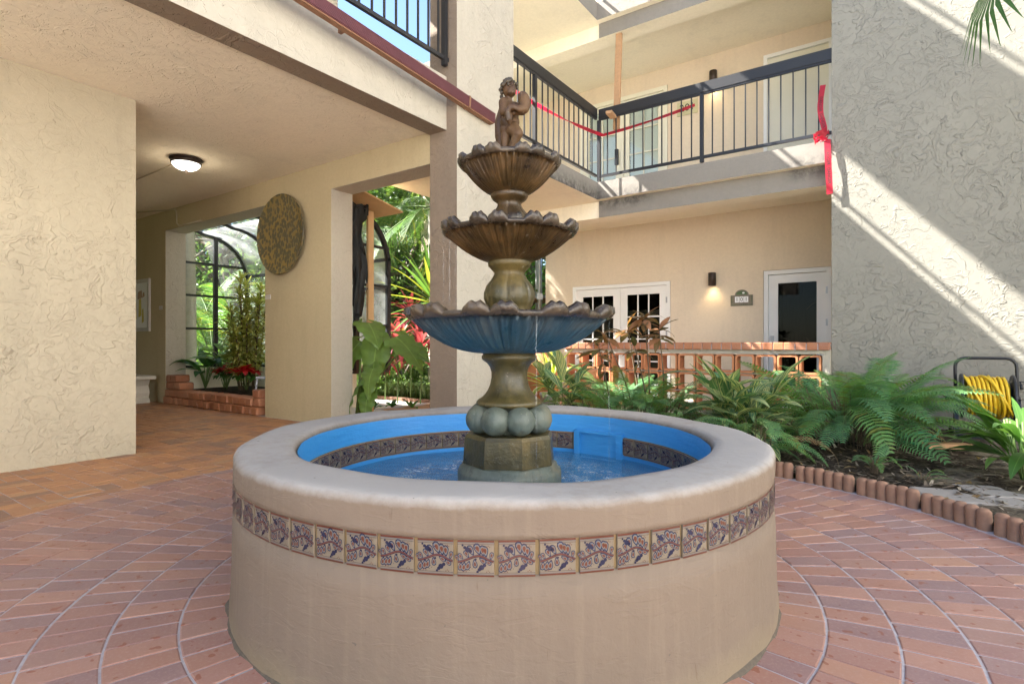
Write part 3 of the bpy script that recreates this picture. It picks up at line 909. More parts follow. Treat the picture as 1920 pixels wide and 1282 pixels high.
fbox(m, -5.14, 3.31, 5.61, XC, YW, 5.87, [1,0,0,0,0,0]); fbox(m, XC, YB, 5.61, XE, YW, 5.87, [1,0,0,0,0,0]); fbox(m, -8.5, 7.1, 5.61, -5.14, YW, 5.87, [1,0,0,0,0,0]); m.build('third_floor_slab', [M['fascia'], M['soffit']], rear)
m = MB(); fbox(m, -5.6, YB+0.12, 5.40, XC-0.02, YB+0.4, 5.609, [1,1,1,1,1,1]); fbox(m, XC-0.02, YB+0.10, 5.399, XE, YB+0.4, 5.609, [1,0,0,0,0,0])
m.build('third_floor_beam', [M['fascia'], M['soffit']], rear)
m = MB(); m.tube([(XC+0.02, 3.4, 5.955),(XC+0.02, YB, 5.955)], 0.02, 8)
for yy in (4.2, 5.4, 6.6): m.tube([(XC+0.01, yy, 5.86),(XC+0.02, yy, 5.955)], 0.012, 6)
m.build('edge_pipe', M['fascia'], rear)
m = MB(); m.tube([(XC+0.02, 1.0, 8.75),(XC+0.02, YW, 8.75)], 0.022, 8)
for yy in (2.2, 4.6, 7.0): m.tube([(XC+0.0, yy, 8.65),(XC+0.02, yy, 8.75)], 0.012, 6)
m.build('edge_pipe', M['fascia'], rear)
m = MB(); m.box(-5.39, 1.0, 8.5, XC, YW, 8.66); m.build('roof_eave', M['roofc'], rear)
m = MB(); m.box(-8.5, YW, 5.612, 4.5, YW+0.2, 8.5); m.build('top_floor_wall', M['backwall'], rear)

def rail_run(name, a, b, z0, z1, board, nb, label, group, posts=(), wood=True, bar=0.014, end_posts=True):
    """railing from a to b (x,y) : handrail board, bottom rail, balusters one by one"""
    a = Vector((a[0], a[1], 0)); b = Vector((b[0], b[1], 0))
    L = (b-a).length; rz = math.atan2(b.y-a.y, b.x-a.x)
    e = empty(name, (a.x, a.y, z0), rz, label, 'railing', group)
    h = z1 - z0
    if board: MB().cbox(0, -0.022, h-board, L, 0.022, h, 0.004).build('handrail', M['rail_wood'], e)
    MB().box(0.003, -0.015, h-board-0.022, L-0.003, 0.015, h-board-0.002).build('top_bar', M['black'], e)
    MB().box(0, -0.017, 0.0, L, 0.017, 0.034).build('bottom_rail', M['black'], e)
    bm_ = MB().box(-bar/2, -bar/2, 0.032, bar/2, bar/2, h-board-0.021).mesh('baluster', M['black'])
    pm = MB().box(-0.022, -0.0225, -0.05, 0.022, 0.0225, h-board-0.0215).mesh('post', M['black'])
    ts = [i/(nb+1) for i in range(1, nb+1)]
    for t in ts:
        if any(abs(t*L-p) < 0.05 for p in posts): continue
        link('baluster', bm_, e, (t*L, 0, 0))
    for p in posts: link('post', pm, e, (p, 0, 0))
    return e
zr0, zr1 = 3.335, 4.315
rail_run('balcony_railing', (XC+0.02, YB+0.02), (XE, YB+0.02), zr0, zr1, 0.135, 21, 'black balcony railing along the rear wing above the house number, patched with sunlight', 'black railings of the upper floor', posts=(0.0, 11*(XE-XC-0.02)/22))
rail_run('balcony_railing', (XC+0.0, 4.975), (XC+0.0, YB-0.03), zr0, zr1, 0.135, 16, 'black balcony railing running from the tall column to the balcony corner', 'black railings of the upper floor', posts=(at_X(1002.6,0,XC).y-4.975,))
rail_run('balcony_railing', (-3.585, -2.0), (-3.585, YA-0.013), 3.655, 4.75, 0.06, 44, 'black steel terrace railing above the edge beam, against the blue sky', 'black railings of the upper floor', posts=(5.98,), bar=0.016)

# doors: casing, leaves, glass and the dim rooms behind
def door_leaf(parent, x0, x1, z0, z1, y, mat, panes, rail=0.11, bot=0.22, pane_mat='glass_dk', mun=0.022, name='door_leaf'):
    m = MB()
    ix0, ix1, iz0, iz1 = x0+rail, x1-rail, z0+bot, z1-rail
    for b in ((x0,z0,ix0,z1),(ix1,z0,x1,z1),(ix0,z0,ix1,iz0),(ix0,iz1,ix1,z1)):
        m.box(b[0], y, b[1], b[2], y+0.04, b[3])
    nx, nz = panes
    for i in range(1, nx):
        xx = ix0+(ix1-ix0)*i/nx; m.box(xx-mun/2, y+0.006, iz0, xx+mun/2, y+0.034, iz1)
    for j in range(1, nz):
        zz = iz0+(iz1-iz0)*j/nz; m.box(ix0, y+0.008, zz-mun/2, ix1, y+0.032, zz+mun/2)
    o = m.build(name, mat, parent)
    for i in range(nx):
        for j in range(nz):
            g = MB()
            ax, bx_ = ix0+(ix1-ix0)*i/nx, ix0+(ix1-ix0)*(i+1)/nx
            az, bz = iz0+(iz1-iz0)*j/nz, iz0+(iz1-iz0)*(j+1)/nz
            g.box(ax+0.002, y+0.018, az+0.002, bx_-0.002, y+0.022, bz-0.002)
            g.build('pane', M[pane_mat], o)
    return o
def casing(parent, x0, x1, z0, z1, y, mat, w=0.07):
    m = MB()
    m.box(x0, y, z0, x0+w, y+0.10, z1); m.box(x1-w, y, z0, x1, y+0.10, z1); m.box(x0+w, y, z1-w, x1-w, y+0.10, z1)
    return m.build('door_frame', mat, parent)
y0 = YW + 0.05
casing(rear, D1[0]+.004, D1[1]-.004, 0, DH-0.064, YW-0.012, M['door'], 0.06)
xm = at_Y(1162,0,YW).x
for (a, b) in ((D1[0]+0.066, xm-0.003), (xm+0.003, D1[1]-0.066)):
    l_ = door_leaf(rear, a, b, 0.02, DH-0.13, y0-0.03, M['door'], (3, 4), 0.13, 0.22)
casing(rear, D2[0]+.004, D2[1]-.004, 0, DH-0.004, YW+0.02, M['door'], 0.06)
gd = door_leaf(rear, D2[0]+0.066, D2[1]-0.066, 0.02, DH-0.07, y0+0.02, M['door'], (1, 1), 0.13, 0.2, name='glass_door')
for z in (0.5, 1.25, 1.72): MB().box(D2[1]-0.075, YW+0.014, z-0.05, D2[1]-0.05, YW+0.019, z+0.05).build('hinge', M['steel'], rear)
MB().box(D2[0]+0.09, YW+0.055, 0.98, D2[0]+0.14, YW+0.068, 1.06).build('latch_plate', M['steel'], rear)
for z in (0.5, 1.1, 1.68): MB().box(D1[1]-0.075, YW-0.018, z-0.05, D1[1]-0.05, YW-0.0125, z+0.05).build('hinge', M['steel'], rear)
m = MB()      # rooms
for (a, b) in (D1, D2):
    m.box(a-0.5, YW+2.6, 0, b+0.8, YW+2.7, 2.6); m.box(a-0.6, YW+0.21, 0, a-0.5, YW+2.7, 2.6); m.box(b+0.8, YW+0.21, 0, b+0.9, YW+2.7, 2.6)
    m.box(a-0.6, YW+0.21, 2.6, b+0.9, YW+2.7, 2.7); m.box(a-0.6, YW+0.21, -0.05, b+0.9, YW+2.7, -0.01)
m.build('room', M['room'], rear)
cu = MB()
for i in range(14):
    x = D2[0]-0.05+i*0.035
    cu.add([(x, YW+1.2+0.02*(i%2), 0), (x+0.035, YW+1.2+0.02*((i+1)%2), 0), (x+0.035, YW+1.2+0.02*((i+1)%2), 1.95), (x, YW+1.2+0.02*(i%2), 1.95)], [(0,1,2,3)])
cu.build('curtain', M['curtain'], rear)
bl = MB(); bl.box(D1[0]+0.08, YW+0.12, 0.05, D1[1]-0.08, YW+0.125, 1.53)
bl.build('blind', M['paper'], rear)
mr_ = MB(); px_ = at_Y(1545, 0, YW+0.9).x; mr_.tube([(px_+0.42*cos(t), YW+1.6, 1.28+0.42*sin(t)) for t in [2*pi*k/48 for k in range(49)]], 0.012, 6)
mr_.build('mirror_ring', M['gold'], rear)
mr2 = MB(); mr2.tube([(px_+0.5*cos(t), YW+1.62, 1.28+0.5*sin(t)) for t in [2*pi*k/48 for k in range(49)]], 0.06, 6)
mr2.build('mirror_frame', M['plastic'], rear)
# upper shuttered double door and plain door
casing(rear, U1[0]+.004, U1[1]-.004, FL2, FL2+2.046, YW-0.01, M['doorcream'], 0.07)
um = (U1[0]+U1[1])/2
sh = MB()
for (a, b) in ((U1[0]+0.076, um-0.03), (um+0.03, U1[1]-0.076)):
    lf = door_leaf(rear, a, b, FL2+0.02, FL2+1.97, YW+0.02, M['doorcream'], (2, 4), 0.10, 0.12, 'glass')
    s_ = MB()
    for j in range(34):
        z = FL2+0.16+j*0.051
        s_.beam((a+0.1, YW+0.075, z), (b-0.1, YW+0.075, z), 0.004, 0.052, up=Vector((0, -0.35, 0.93)))
    s_.build('louvre_blind', M['paper'], rear)
MB().box(um-0.026, YW+0.005, FL2, um+0.026, YW+0.06, FL2+1.97).build('centre_post', M['doorcream'], rear)
MB().box(um-0.13, YW-0.02, FL2+0.86, um-0.07, YW+0.018, FL2+1.14).build('lock_plate', M['plastic'], rear)
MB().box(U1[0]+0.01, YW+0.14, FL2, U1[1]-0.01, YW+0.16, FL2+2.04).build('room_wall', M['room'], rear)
casing(rear, U2[0]+.004, U2[1]-.004, FL2, FL2+2.086, YW-0.008, M['door'], 0.05)
d_ = MB(); d_.box(U2[0]+0.055, YW+0.03, FL2, U2[1]-0.055, YW+0.07, FL2+2.03); d_.build('plain_door', M['doorcream'], rear)
inv_targets = [rear]

stair = MB(); stair.box(XE+0.001, 7.25, -0.1, 6.0, 7.45, 9.2)
tag(stair.build('stair_wall', M['grey']), 'tall grey stucco stair wall crossed by slanting bands of sunlight', 'wall')
inv(rear)

# unseen wing behind the camera, added to bounce sun into the arcade
far = empty('bounce_wing', (8, -6, 0), 0, 'added unseen white wing across the court that bounces sun into the shade', 'building')
wins = [(-24+i*4.2, -22.4+i*4.2, z, z+1.5) for i in range(7) for z in (0.9, 4.1, 7.0)]
m = MB(); grid_wall(m, -26, 6.6, -0.08, 9.5, -7.5, -7.2, wins)
rot_ = Matrix(((0,-1,0,0),(1,0,0,0),(0,0,1,0),(0,0,0,1)))
m.v = [tuple(rot_ @ Vector(p_)) for p_ in m.v]
m.build('bounce_facade', M['bounce_facade'], far)
for (a_, b_, c_, d_) in wins:
    w_ = MB(); w_.box(7.42, a_, c_, 7.44, b_, d_); o_ = w_.build('window', M['glass_dk'], far)
    f_ = MB(); f_.box(7.38, a_, (c_+d_)/2-0.03, 7.415, b_, (c_+d_)/2+0.03); f_.box(7.38, (a_+b_)/2-0.03, c_, 7.416, (a_+b_)/2+0.03, d_); f_.build('sash', M['door'], far)
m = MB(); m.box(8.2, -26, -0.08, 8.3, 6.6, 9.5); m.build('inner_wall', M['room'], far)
inv(far)

# wall things ---------------------------------------------------------------
def text_mesh(s, size, mat, extrude=0.0):
    cu_ = bpy.data.curves.new('lettering', 'FONT'); cu_.body = s; cu_.size = size; cu_.extrude = extrude; cu_.resolution_u = 3
    cu_.align_x = 'CENTER'; cu_.align_y = 'CENTER'
    o = bpy.data.objects.new('lettering', cu_); col.objects.link(o)
    dg = bpy.context.evaluated_depsgraph_get(); dg.update()
    me = bpy.data.meshes.new_from_object(o.evaluated_get(dg))
    bpy.data.objects.remove(o)
    me.materials.clear(); me.materials.append(mat)
    return me
# house number plate 101
p = at_Y(1391, 561, YW)
e = empty('house_number', (p.x, YW, p.z), 0, 'arched ceramic house number plate reading 101 beside the glass door', 'house number')
m = MB(); w, h = 0.165, 0.105
pts = [(-w,-h),(w,-h),(w,h*0.6),(w*0.72,h*0.62)] + [(w*0.62*cos(t), h*0.62+0.085*sin(t)) for t in [pi*k/10 for k in range(0, 11)]] + [(-w*0.72,h*0.62),(-w,h*0.6)]
n = len(pts)
m.add([(x,-0.018,z) for x,z in pts]+[(x,-0.002,z) for x,z in pts], [list(range(n))]+[(k,(k+1)%n,n+(k+1)%n,n+k) for k in range(n)])
m.build('plate', M['glaze'], e)
m = MB()
pts = [(w*0.5*cos(t), h*0.66+0.062*sin(t)) for t in [pi*k/10 for k in range(0, 11)]]
m.add([(x,-0.0215,z) for x,z in pts], [list(range(len(pts)))]); m.build('arch_panel', M['signgreen'], e)
m = MB(); m.ball((0.028,-0.022,h*0.66+0.028), 0.02, 0.003, 0.014); m.build('flower', M['paper'], e)
for i, ch_ in enumerate('101'):
    t_ = MB().box(-0.031,-0.0215,-0.052, 0.031,-0.0181,0.04).build('number_tile', M['paper'], e, ((i-1)*0.068, 0, 0))
    link('numeral', text_mesh(ch_, 0.085, M['dirtblack']), t_, (0, -0.0235, -0.006), (pi/2, 0, 0))
m = MB()
for x in [(-0.14+0.028*k) for k in range(11)]: m.ball((x,-0.0195,-0.085), 0.008, 0.004, 0.008, 8, 4)
for s_ in (-1,1):
    for k in range(4): m.ball((s_*0.145,-0.0195,-0.04+0.03*k), 0.009, 0.004, 0.009, 8, 4)
o_ = m.build('painted_border', M['signgreen'], e); tag(o_, kind='stuff')
# upper number plate 201
p = at_Y(1289, 203, YW)
e = empty('house_number', (p.x, YW, p.z), 0, 'olive number plate reading 201 behind the upper railing', 'house number')
MB().cbox(-0.17,-0.02,-0.115,0.17,-0.001,0.115,0.006).build('plate', M['olive_sign'], e)
link('numerals', text_mesh('201', 0.17, M['dirtblack']), e, (0,-0.022,0), (pi/2,0,0))
# sconces
def sconce(px, py, lab, power):
    p = at_Y(px, py, YW)
    e = empty('wall_sconce', (p.x, YW, p.z), 0, lab, 'wall lamp', 'dark cylinder wall lamps')
    m = MB(); m.lathe([(0.0,0.10),(0.056,0.10),(0.06,0.095),(0.06,-0.105),(0.052,-0.105),(0.05,-0.07),(0.0,-0.07)], 24, (0,-0.085,0)); m.build('shade', M['bronze'], e)
    MB().box(-0.03,-0.03,-0.06,0.03,-0.001,0.06).build('bracket', M['bronze'], e)
    m = MB(); m.lathe([(0,0),(0.048,0)], 20, (0,-0.085,-0.085)); m.build('lens', M['sconce_lit'], e)
    L = bpy.data.lights.new('sconce_light', 'SPOT'); L.energy = power; L.color = (1.0, 0.72, 0.40); L.spot_size = R(110); L.spot_blend = 0.8; L.shadow_soft_size = 0.04
    lo_ = bpy.data.objects.new('sconce_light', L); lo_.parent = e; lo_.location = (0,-0.085,-0.11); col.objects.link(lo_)
sconce(1338, 524, 'dark bronze cylinder sconce lit warmly between the french doors and the number 101', 0.8)
sconce(1340, 149, 'dark bronze cylinder sconce on the upper wall showing above the balcony handrail', 0.8)
# ------------------------------------------------------------------ fountain basin
RO, RI = 1.065, 0.852
basin = empty('fountain_basin', (FX, FY, 0), 0, 'round plastered fountain basin with a band of painted tiles and blue inside', 'fountain basin')
m = MB()
prof = [(RI,0.44),(RI,0.53),(RI+0.004,0.546),(RI+0.014,0.557),(RI+0.05,0.561),(RO-0.07,0.562),(RO-0.034,0.5615),(RO-0.018,0.559),(RO-0.007,0.553),(RO-0.001,0.543),(RO,0.530),(RO,0.508),(RO,0.48),
        (RO,0.466),(RO-0.012,0.465),(RO-0.012,0.378),(RO,0.377),(RO+0.002,0.30),(RO+0.004,0.2),(RO+0.006,0.1),(RO+0.012,0.03),(RO+0.014,-0.03)]
def wob(th, i, r, z):
    a = 0.006*sin(3*th+1.0)+0.004*sin(7*th)+0.0025*sin(17*th+2)+0.0015*sin(41*th)
    if z > 0.5: return r + (a*0.6 if r > 0.95 else 0), z + 0.004*sin(4*th+0.5)+0.002*sin(11*th)
    if 0.37 < z < 0.47: return r, z
    return (r + a*0.4 if r > 0.95 else r), z
m.lathe(prof, 160, fn=wob)
m.build('basin_wall', M['basin'], basin)
m = MB(); m.lathe([(RI-0.004,0.538),(RI-0.007,0.525),(RI-0.008,0.30),(RI-0.012,0.06),(RI-0.05,0.02),(0,0.02)], 96, fn=lambda th,i,r,z: (r+(0.002*sin(9*th)+0.0015*sin(23*th) if r > 0.5 else 0), z))
m.build('basin_lining', M['blue'], basin)

# painted tile: one mesh, glaze pattern as thin raised strokes
def tile_mesh(s=0.092, jt=0.0):
    m = MB()
    h = s/2
    m.cbox(-h, -0.004, -h, h, 0.004, h, 0.0012, 0)
    yf = -0.0045
    def poly(pts, mi, d=0.0): m.add([(x*s, yf-d, z*s) for x, z in pts], [list(range(len(pts)))], mi)
    def strip(pts, w, mi, d=0.0):
        out = []
        for i, p in enumerate(pts):
            a = pts[max(0,i-1)]; b = pts[min(len(pts)-1,i+1)]
            dx, dz = b[0]-a[0], b[1]-a[1]; l = math.hypot(dx,dz) or 1
            out.append((p[0]-dz/l*w/2, p[1]+dx/l*w/2)); 
            out.append((p[0]+dz/l*w/2, p[1]-dx/l*w/2))
        m.add([(x*s, yf-d, z*s) for x, z in out], [(2*i,2*i+1,2*i+3,2*i+2) for i in range(len(pts)-1)], mi)
    poly([(-.5,.445),(.5,.445),(.5,.5),(-.5,.5)], 1); poly([(-.5,-.5),(.5,-.5),(.5,-.455),(-.5,-.455)], 1)
    poly([(-.5,.425),(.5,.425),(.5,.438),(-.5,.438)], 2); poly([(-.5,.385),(.5,.385),(.5,.395),(-.5,.395)], 3)
    poly([(-.5,-.445),(.5,-.445),(.5,-.432),(-.5,-.432)], 2); poly([(-.5,-.40),(.5,-.40),(.5,-.39),(-.5,-.39)], 3)
    st = [(-.49,-.10),(-.36,-.075),(-.22,-.02),(-.06,.05),(.08,.075),(.22,.04),(.34,-.03),(.49,-.085)]
    strip(st, 0.075, 3, 0.0003); strip(st, 0.04, 1, 0.0005)
    strip([(x,z+.035) for x,z in st], 0.012, 2, 0.0004)
    def drop(x, z, l, ang, sc=1.0):
        """tear-drop leaf: grey-blue outline, cream gap, red heart; base at (x,z)"""
        for k, (f, mi) in enumerate(((1.0,3),(0.78,2),(0.60,0),(0.47,1))):
            pts = []
            for i in range(10):
                t = 2*pi*i/10
                a = 0.5*(1-cos(t)); r = 0.31*sin(t)*(0.45+0.75*a)
                a = 0.5+(a-0.5)*f + 0.06*(1-f); r *= f
                pts.append((x+1.05*l*sc*(a*cos(ang)-r*sin(ang)), z+1.05*l*sc*(a*sin(ang)+r*cos(ang))))
            poly(pts, mi, 0.0005+0.0002*k)
    for a in ((-.34,-.04,.20,R(125)),(-.06,.07,.30,R(118)),(.12,.09,.33,R(108)),(.30,.02,.30,R(95)),
              (-.40,-.11,.24,R(-100)),(-.18,-.06,.28,R(-105)),(.10,.02,.22,R(-35)),(.26,-.04,.2,R(-40)),(-.20,.02,.24,R(120)),(.22,.06,.30,R(100)),(-.29,-.09,.26,R(-102)),(-.04,.0,.24,R(-80)),(.40,-.03,.2,R(80)),(-.46,-.06,.16,R(120))):
        drop(a[0]+rnd.uniform(-jt,jt), a[1]+rnd.uniform(-jt,jt), a[2]*(1+rnd.uniform(-jt,jt)*4), a[3]+rnd.uniform(-jt,jt)*6)
    for (x, z, r) in ((-.22,.24,.075),(-.15,.20,.05),(-.30,.30,.045),(-.36,.36,.03),(.16,-.24,.075),(.10,-.30,.05),(.05,-.36,.035),(.24,-.18,.05),(0.0,-.02,.03),(-.01,.3,.02)):
        poly([(x+r*cos(2*pi*k/8), z+r*sin(2*pi*k/8)) for k in range(8)], 3, 0.0014)
    for (x, z) in ((-.08,-.16),(-.06,-.22),(-.1,-.28),(-.14,-.24),(-.17,-.32),(-.04,-.12),(.02,-.2)):
        r = .012; poly([(x+r*cos(2*pi*k/5), z+r*sin(2*pi*k/5)) for k in range(5)], 3, 0.0012)
    for (x, z) in ((-.34,-.36),(-.30,-.33),(-.26,-.36),(.3,-.36),(.34,-.33),(.38,-.36),(.34,.35),(.38,.32),(.30,.32)):
        r = .016; poly([(x+r*cos(2*pi*k/5), z+r*sin(2*pi*k/5)) for k in range(5)], 1, 0.0012)
    return m.mesh('painted_tile', [M['glaze'], M['glaze_red'], M['glaze_blue'], M['navy']])
tile_mes = [tile_mesh(jt=j_) for j_ in (0.0, 0.012, 0.018, 0.022, 0.015)]
nt = 66
for k in range(nt):
    a = 2*pi*(k+0.35)/nt
    link('painted_tile', rnd.choice(tile_mes), basin, ((RO-0.0035)*cos(a), (RO-0.0035)*sin(a), 0.4215+rnd.uniform(-.001,.001)), (0, 0, a+pi/2), (rnd.uniform(0.99,1.0)*0.99, 1, 0.97))
m = MB(); m.lathe([(RO+0.009,0.010),(RO+0.016,0.006),(RO+0.021,-0.001),(RO+0.022,-0.004)], 120, fn=lambda th,i,r,z: (r+(0.004*sin(th*23)+0.003*sin(th*41+1)+0.003*sin(th*87) if i else 0), z)); m.build('base_joint', M['grit'], basin)
gm = MB(); gm.lathe([(RO-0.007,0.378),(RO-0.0068,0.466)], 132); tag(gm.build('tile_grout', M['tgrout'], basin))
ni = 54
sk = math.atan2(*reversed((lambda p: (p.x-FX, p.y-FY))(at_d(1150, 760, 2.43+0.78))))     # the recess of the overflow box
for k in range(ni):
    a = 2*pi*(k+0.2)/ni
    d_ = (a - sk + pi) % (2*pi) - pi
    if abs(d_) < 0.17: continue
    link('painted_tile', rnd.choice(tile_mes), basin, ((RI-0.016)*cos(a), (RI-0.016)*sin(a), 0.393), (0, 0, a-pi/2), (0.98, 1, 0.92))
gm = MB(); gm.lathe([(RI-0.0118,0.345),(RI-0.0118,0.441)], 132); gm.build('tile_grout', M['tgrout'], basin)
# overflow box: a blue frame standing proud of the lining
m = MB()
m.box(-0.15,-0.042,0.25, 0.15,0.0,0.31); m.box(-0.15,-0.042,0.31,-0.115,0.0,0.46); m.box(0.115,-0.042,0.31,0.15,0.0,0.46); m.box(-0.115,-0.042,0.445,0.115,0.0,0.46); m.box(-0.115,-0.024,0.31,0.115,0.0,0.445)
m.build('overflow_box', M['blue'], basin, ((RI-0.003)*cos(sk), (RI-0.003)*sin(sk), 0), (0,0,sk-pi/2))
# water
m = MB(); nn_ = 60
vs = [(0,0,0)]; fs = []
for j in range(1, 19):
    r = (RI-0.006)*j/18
    for k in range(nn_):
        th = 2*pi*k/nn_
        vs.append((r*cos(th), r*sin(th), 0.004*sin(r*26-1)*max(0,1-abs(r-0.45)*2.2)+0.0015*sin(th*9+r*30)))
fs += [(0, 1+k, 1+(k+1)%nn_) for k in range(nn_)]
for j in range(17):
    for k in range(nn_): fs.append((1+j*nn_+k, 1+(j+1)*nn_+k, 1+(j+1)*nn_+(k+1)%nn_, 1+j*nn_+(k+1)%nn_))
m.add(vs, fs, smooth=True)
tag(m.build('water', M['water'], None, (FX, FY, 0.325)), None, None, None, 'structure')
# fallen leaf floating
p = Vector((FX, FY, 0)) + Vector((-0.62, 0.02, 0))

# ------------------------------------------------------------------ tiered fountain
dF = cs*FY - sn*FX
ftx = at_d(955, 643, dF)
TX, TY = ftx.x, ftx.y
SC = F/dF
def zf(py): return EYE + (HY-py)/SC
def rf(px): return px/SC
fount = empty('tiered_fountain', (TX, TY, 0), 0, 'three-tiered brown cast stone fountain with scalloped bowls in the basin', 'fountain')
tocam = math.atan2(-TY, -TX)
m = MB(); m.lathe([(0,0.02),(0.225,0.02),(0.225,0.395),(0.222,0.408),(0.212,0.414),(0.207,0.43),(0.19,0.436),(0,0.436)], 56, fn=lambda th,i,r,z:(r*(1+0.006*sin(th*13)+0.004*sin(th*31+z*90)), z))
m.build('plinth', M['stone_gr'], fount)
m = MB()
def octo(r0, z0, r1, z1, m, off=0):
    v = [(r0*cos(off+pi/4*k), r0*sin(off+pi/4*k), z0) for k in range(8)] + [(r1*cos(off+pi/4*k), r1*sin(off+pi/4*k), z1) for k in range(8)]
    m.add(v, [(k,(k+1)%8,8+(k+1)%8,8+k) for k in range(8)] + [[8+k for k in range(8)], [7-k for k in range(8)]])
ofo = tocam + R(15)
octo(0.205,0.437,0.198,0.547,m,ofo); octo(0.198,0.5475,0.188,0.562,m,ofo)
m.build('octagonal_block', M['stone_ol'], fount)
bl_me = MB(); bl_me.ball((0,0,0), 0.063, 0.063, 0.063, 20, 14)
ball_mesh = bl_me.mesh('stone_ball', M['stone_gr'])
for k in range(8):
    a = tocam + R(20) + 2*pi*k/8
    link('stone_ball', ball_mesh, fount, (0.134*cos(a), 0.134*sin(a), 0.624), (rnd.random(), rnd.random(), rnd.random()), (0.98, 0.98, 1.0))
m = MB(); m.lathe([(0,0.563),(0.10,0.563),(0.10,0.68),(0,0.68)], 32); m.build('core', M['stone_gr'], fount)
m = MB(); m.lathe([(0,0.676),(0.13,0.676),(0.143,0.684),(0.145,0.693),(0.138,0.702),(0.122,0.712),(0.108,0.726),(0.094,0.746),(0.084,0.770),(0.078,0.80),(0.079,0.825),(0.085,0.845),(0.097,0.862),(0.112,0.872),(0.12,0.88),(0.122,0.893),(0.116,0.90),(0.116,0.915),(0,0.915)], 48)
m.build('lower_stem', M['stone_ol'], fount)

def bowl(name, R_, zb, zr, nl, bottom_r, mats, lob, fl, two_tone, ex=1.65):
    """scalloped bowl: fluted underside, lip of paired lobes curling outwards"""
    H = zr - zb
    prof = []
    for t in [0, .08, .18, .3, .42, .54, .66, .77, .86, .93]:
        ang = t*pi/2
        prof.append((bottom_r + (R_*0.93-bottom_r)*(t/.93), zb + H*0.84*(t/.93)**ex, 0))
    for (rr, zz) in ((0.955,0.83),(0.985,0.86),(1.0,0.92),(0.995,0.98),(0.965,1.02),(0.92,1.0),(0.88,0.93),(0.80,0.78),(0.6,0.6),(0.3,0.52),(0.0,0.5)):
        prof.append((R_*rr, zb+H*zz, 1))
    base_n = 10
    n = 432
    def lobes(th):
        x = (th*nl/(2*pi)) % 1.0
        # two shells, then a flat gap
        b = max(0, 1-((x-0.22)/0.17)**2)**0.5 if abs(x-0.22) < 0.17 else 0
        c = max(0, 1-((x-0.58)/0.17)**2)**0.5 if abs(x-0.58) < 0.17 else 0
        return max(b, c)
    def fn(th, i, r, z):
        L = lobes(th)
        if i < base_n:
            t = i/(base_n-1)
            f = abs(sin(th*nl*3.0+0.5*t))**0.6*(0.7+0.3*sin(th*5))
            f2 = 0.4*abs(sin(th*nl*7+0.5*t))
            return r*(1 + fl*(f+f2-0.7)*min(1, t*2.2)), z + lob*0.05*L*t**3
        q = i - base_n
        w = (0.08,0.2,0.55,0.95,1.0,0.7,0.3,0.1,0,0,0)[q]
        rad = (0.01,0.03,0.05,0.05,0.02,0.0,0,0,0,0,0)[q]
        ridge = 0.16*sin(th*nl*8)*L*w
        return r*(1+rad*L*0.9) + ridge*0.01, z + lob*(L*w*(1+ridge) - 0.18*w) 
    m = MB()
    pr = [(a, b) for a, b, _ in prof]
    m.lathe(pr, n, fn=fn)
    np_ = len(pr)
    if two_tone:
        for fi in range(len(m.f)):
            seg = fi % (np_-1)
            m.m[fi] = 0 if seg < base_n-1 else 1
    o = m.build(name, mats, fount)
    return o
zb1 = 0.905
bowl('lower_bowl', rf(187), zb1, 1.075, 9, 0.10, [M['bowl_blue'], M['stone_dk']], 0.032, 0.075, True, 2.2)
m = MB()
def acanth(th, i, r, z, n=6, k=0.10, lo=0, hi=1):
    t = (z-lo)/(hi-lo)
    if 0.0 < t < 1.0:
        w = sin(pi*t)
        return r*(1 + k*w*(abs(sin(th*n/2))**0.5-0.6) + 0.045*w*sin(th*n*4)*sin(t*20)), z
    return r, z
z0, z1 = 1.06, zf(489)
pr = [(0,z0),(0.09,z0),(0.094,z0+0.02),(0.088,z0+0.035),(0.098,z0+0.055),(0.106,z0+0.085),(0.105,z0+0.11),(0.094,z0+0.14),(0.078,z0+0.165),(0.067,z0+0.185),(0.065,z1-0.055),(0.073,z1-0.045),(0.082,z1-0.036),(0.086,z1-0.030),(0.092,z1-0.026),(0.094,z1-0.012),(0.090,z1),(0.09,z1+0.02),(0,z1+0.02)]
m.lathe(pr, 96, fn=lambda th,i,r,z: acanth(th,i,r,z,6,0.17,z0+0.03,z1-0.05)); m.build('middle_stem', M['stone_ol'], fount)
zb2 = zf(492)
bowl('middle_bowl', rf(124), zb2, zf(434), 8, 0.075, [M['stone'], M['stone_dk']], 0.030, 0.075, True)
m = MB()
z0, z1 = zf(428), zf(366)
pr = [(0,z0),(0.08,z0),(0.088,z0+0.012),(0.088,z0+0.03),(0.078,z0+0.055),(0.062,z0+0.075),(0.052,z0+0.092),(0.051,z1-0.04),(0.06,z1-0.03),(0.07,z1-0.024),(0.076,z1-0.018),(0.082,z1-0.008),(0.08,z1),(0.076,z1+0.015),(0,z1+0.015)]
m.lathe(pr, 96, fn=lambda th,i,r,z: acanth(th,i,r,z,6,0.18,z0+0.01,z1-0.04)); m.build('upper_stem', M['stone'], fount)
bowl('upper_bowl', rf(93), zf(366), zf(306), 7, 0.065, [M['stone'], M['stone_dk']], 0.021, 0.08, True)
# pile of small stones under the figure
m = MB()
for k in range(26):
    a = rnd.uniform(0, 2*pi); r = rnd.uniform(0.01, 0.10)
    m.ball((r*cos(a), r*sin(a), zf(302)+rnd.uniform(-0.012,0.008)-r*0.08), rnd.uniform(0.012,0.022), None, rnd.uniform(0.01,0.016), 8, 5)
tag(m.build('rubble', M['hair'], fount), None, None, None, 'stuff')
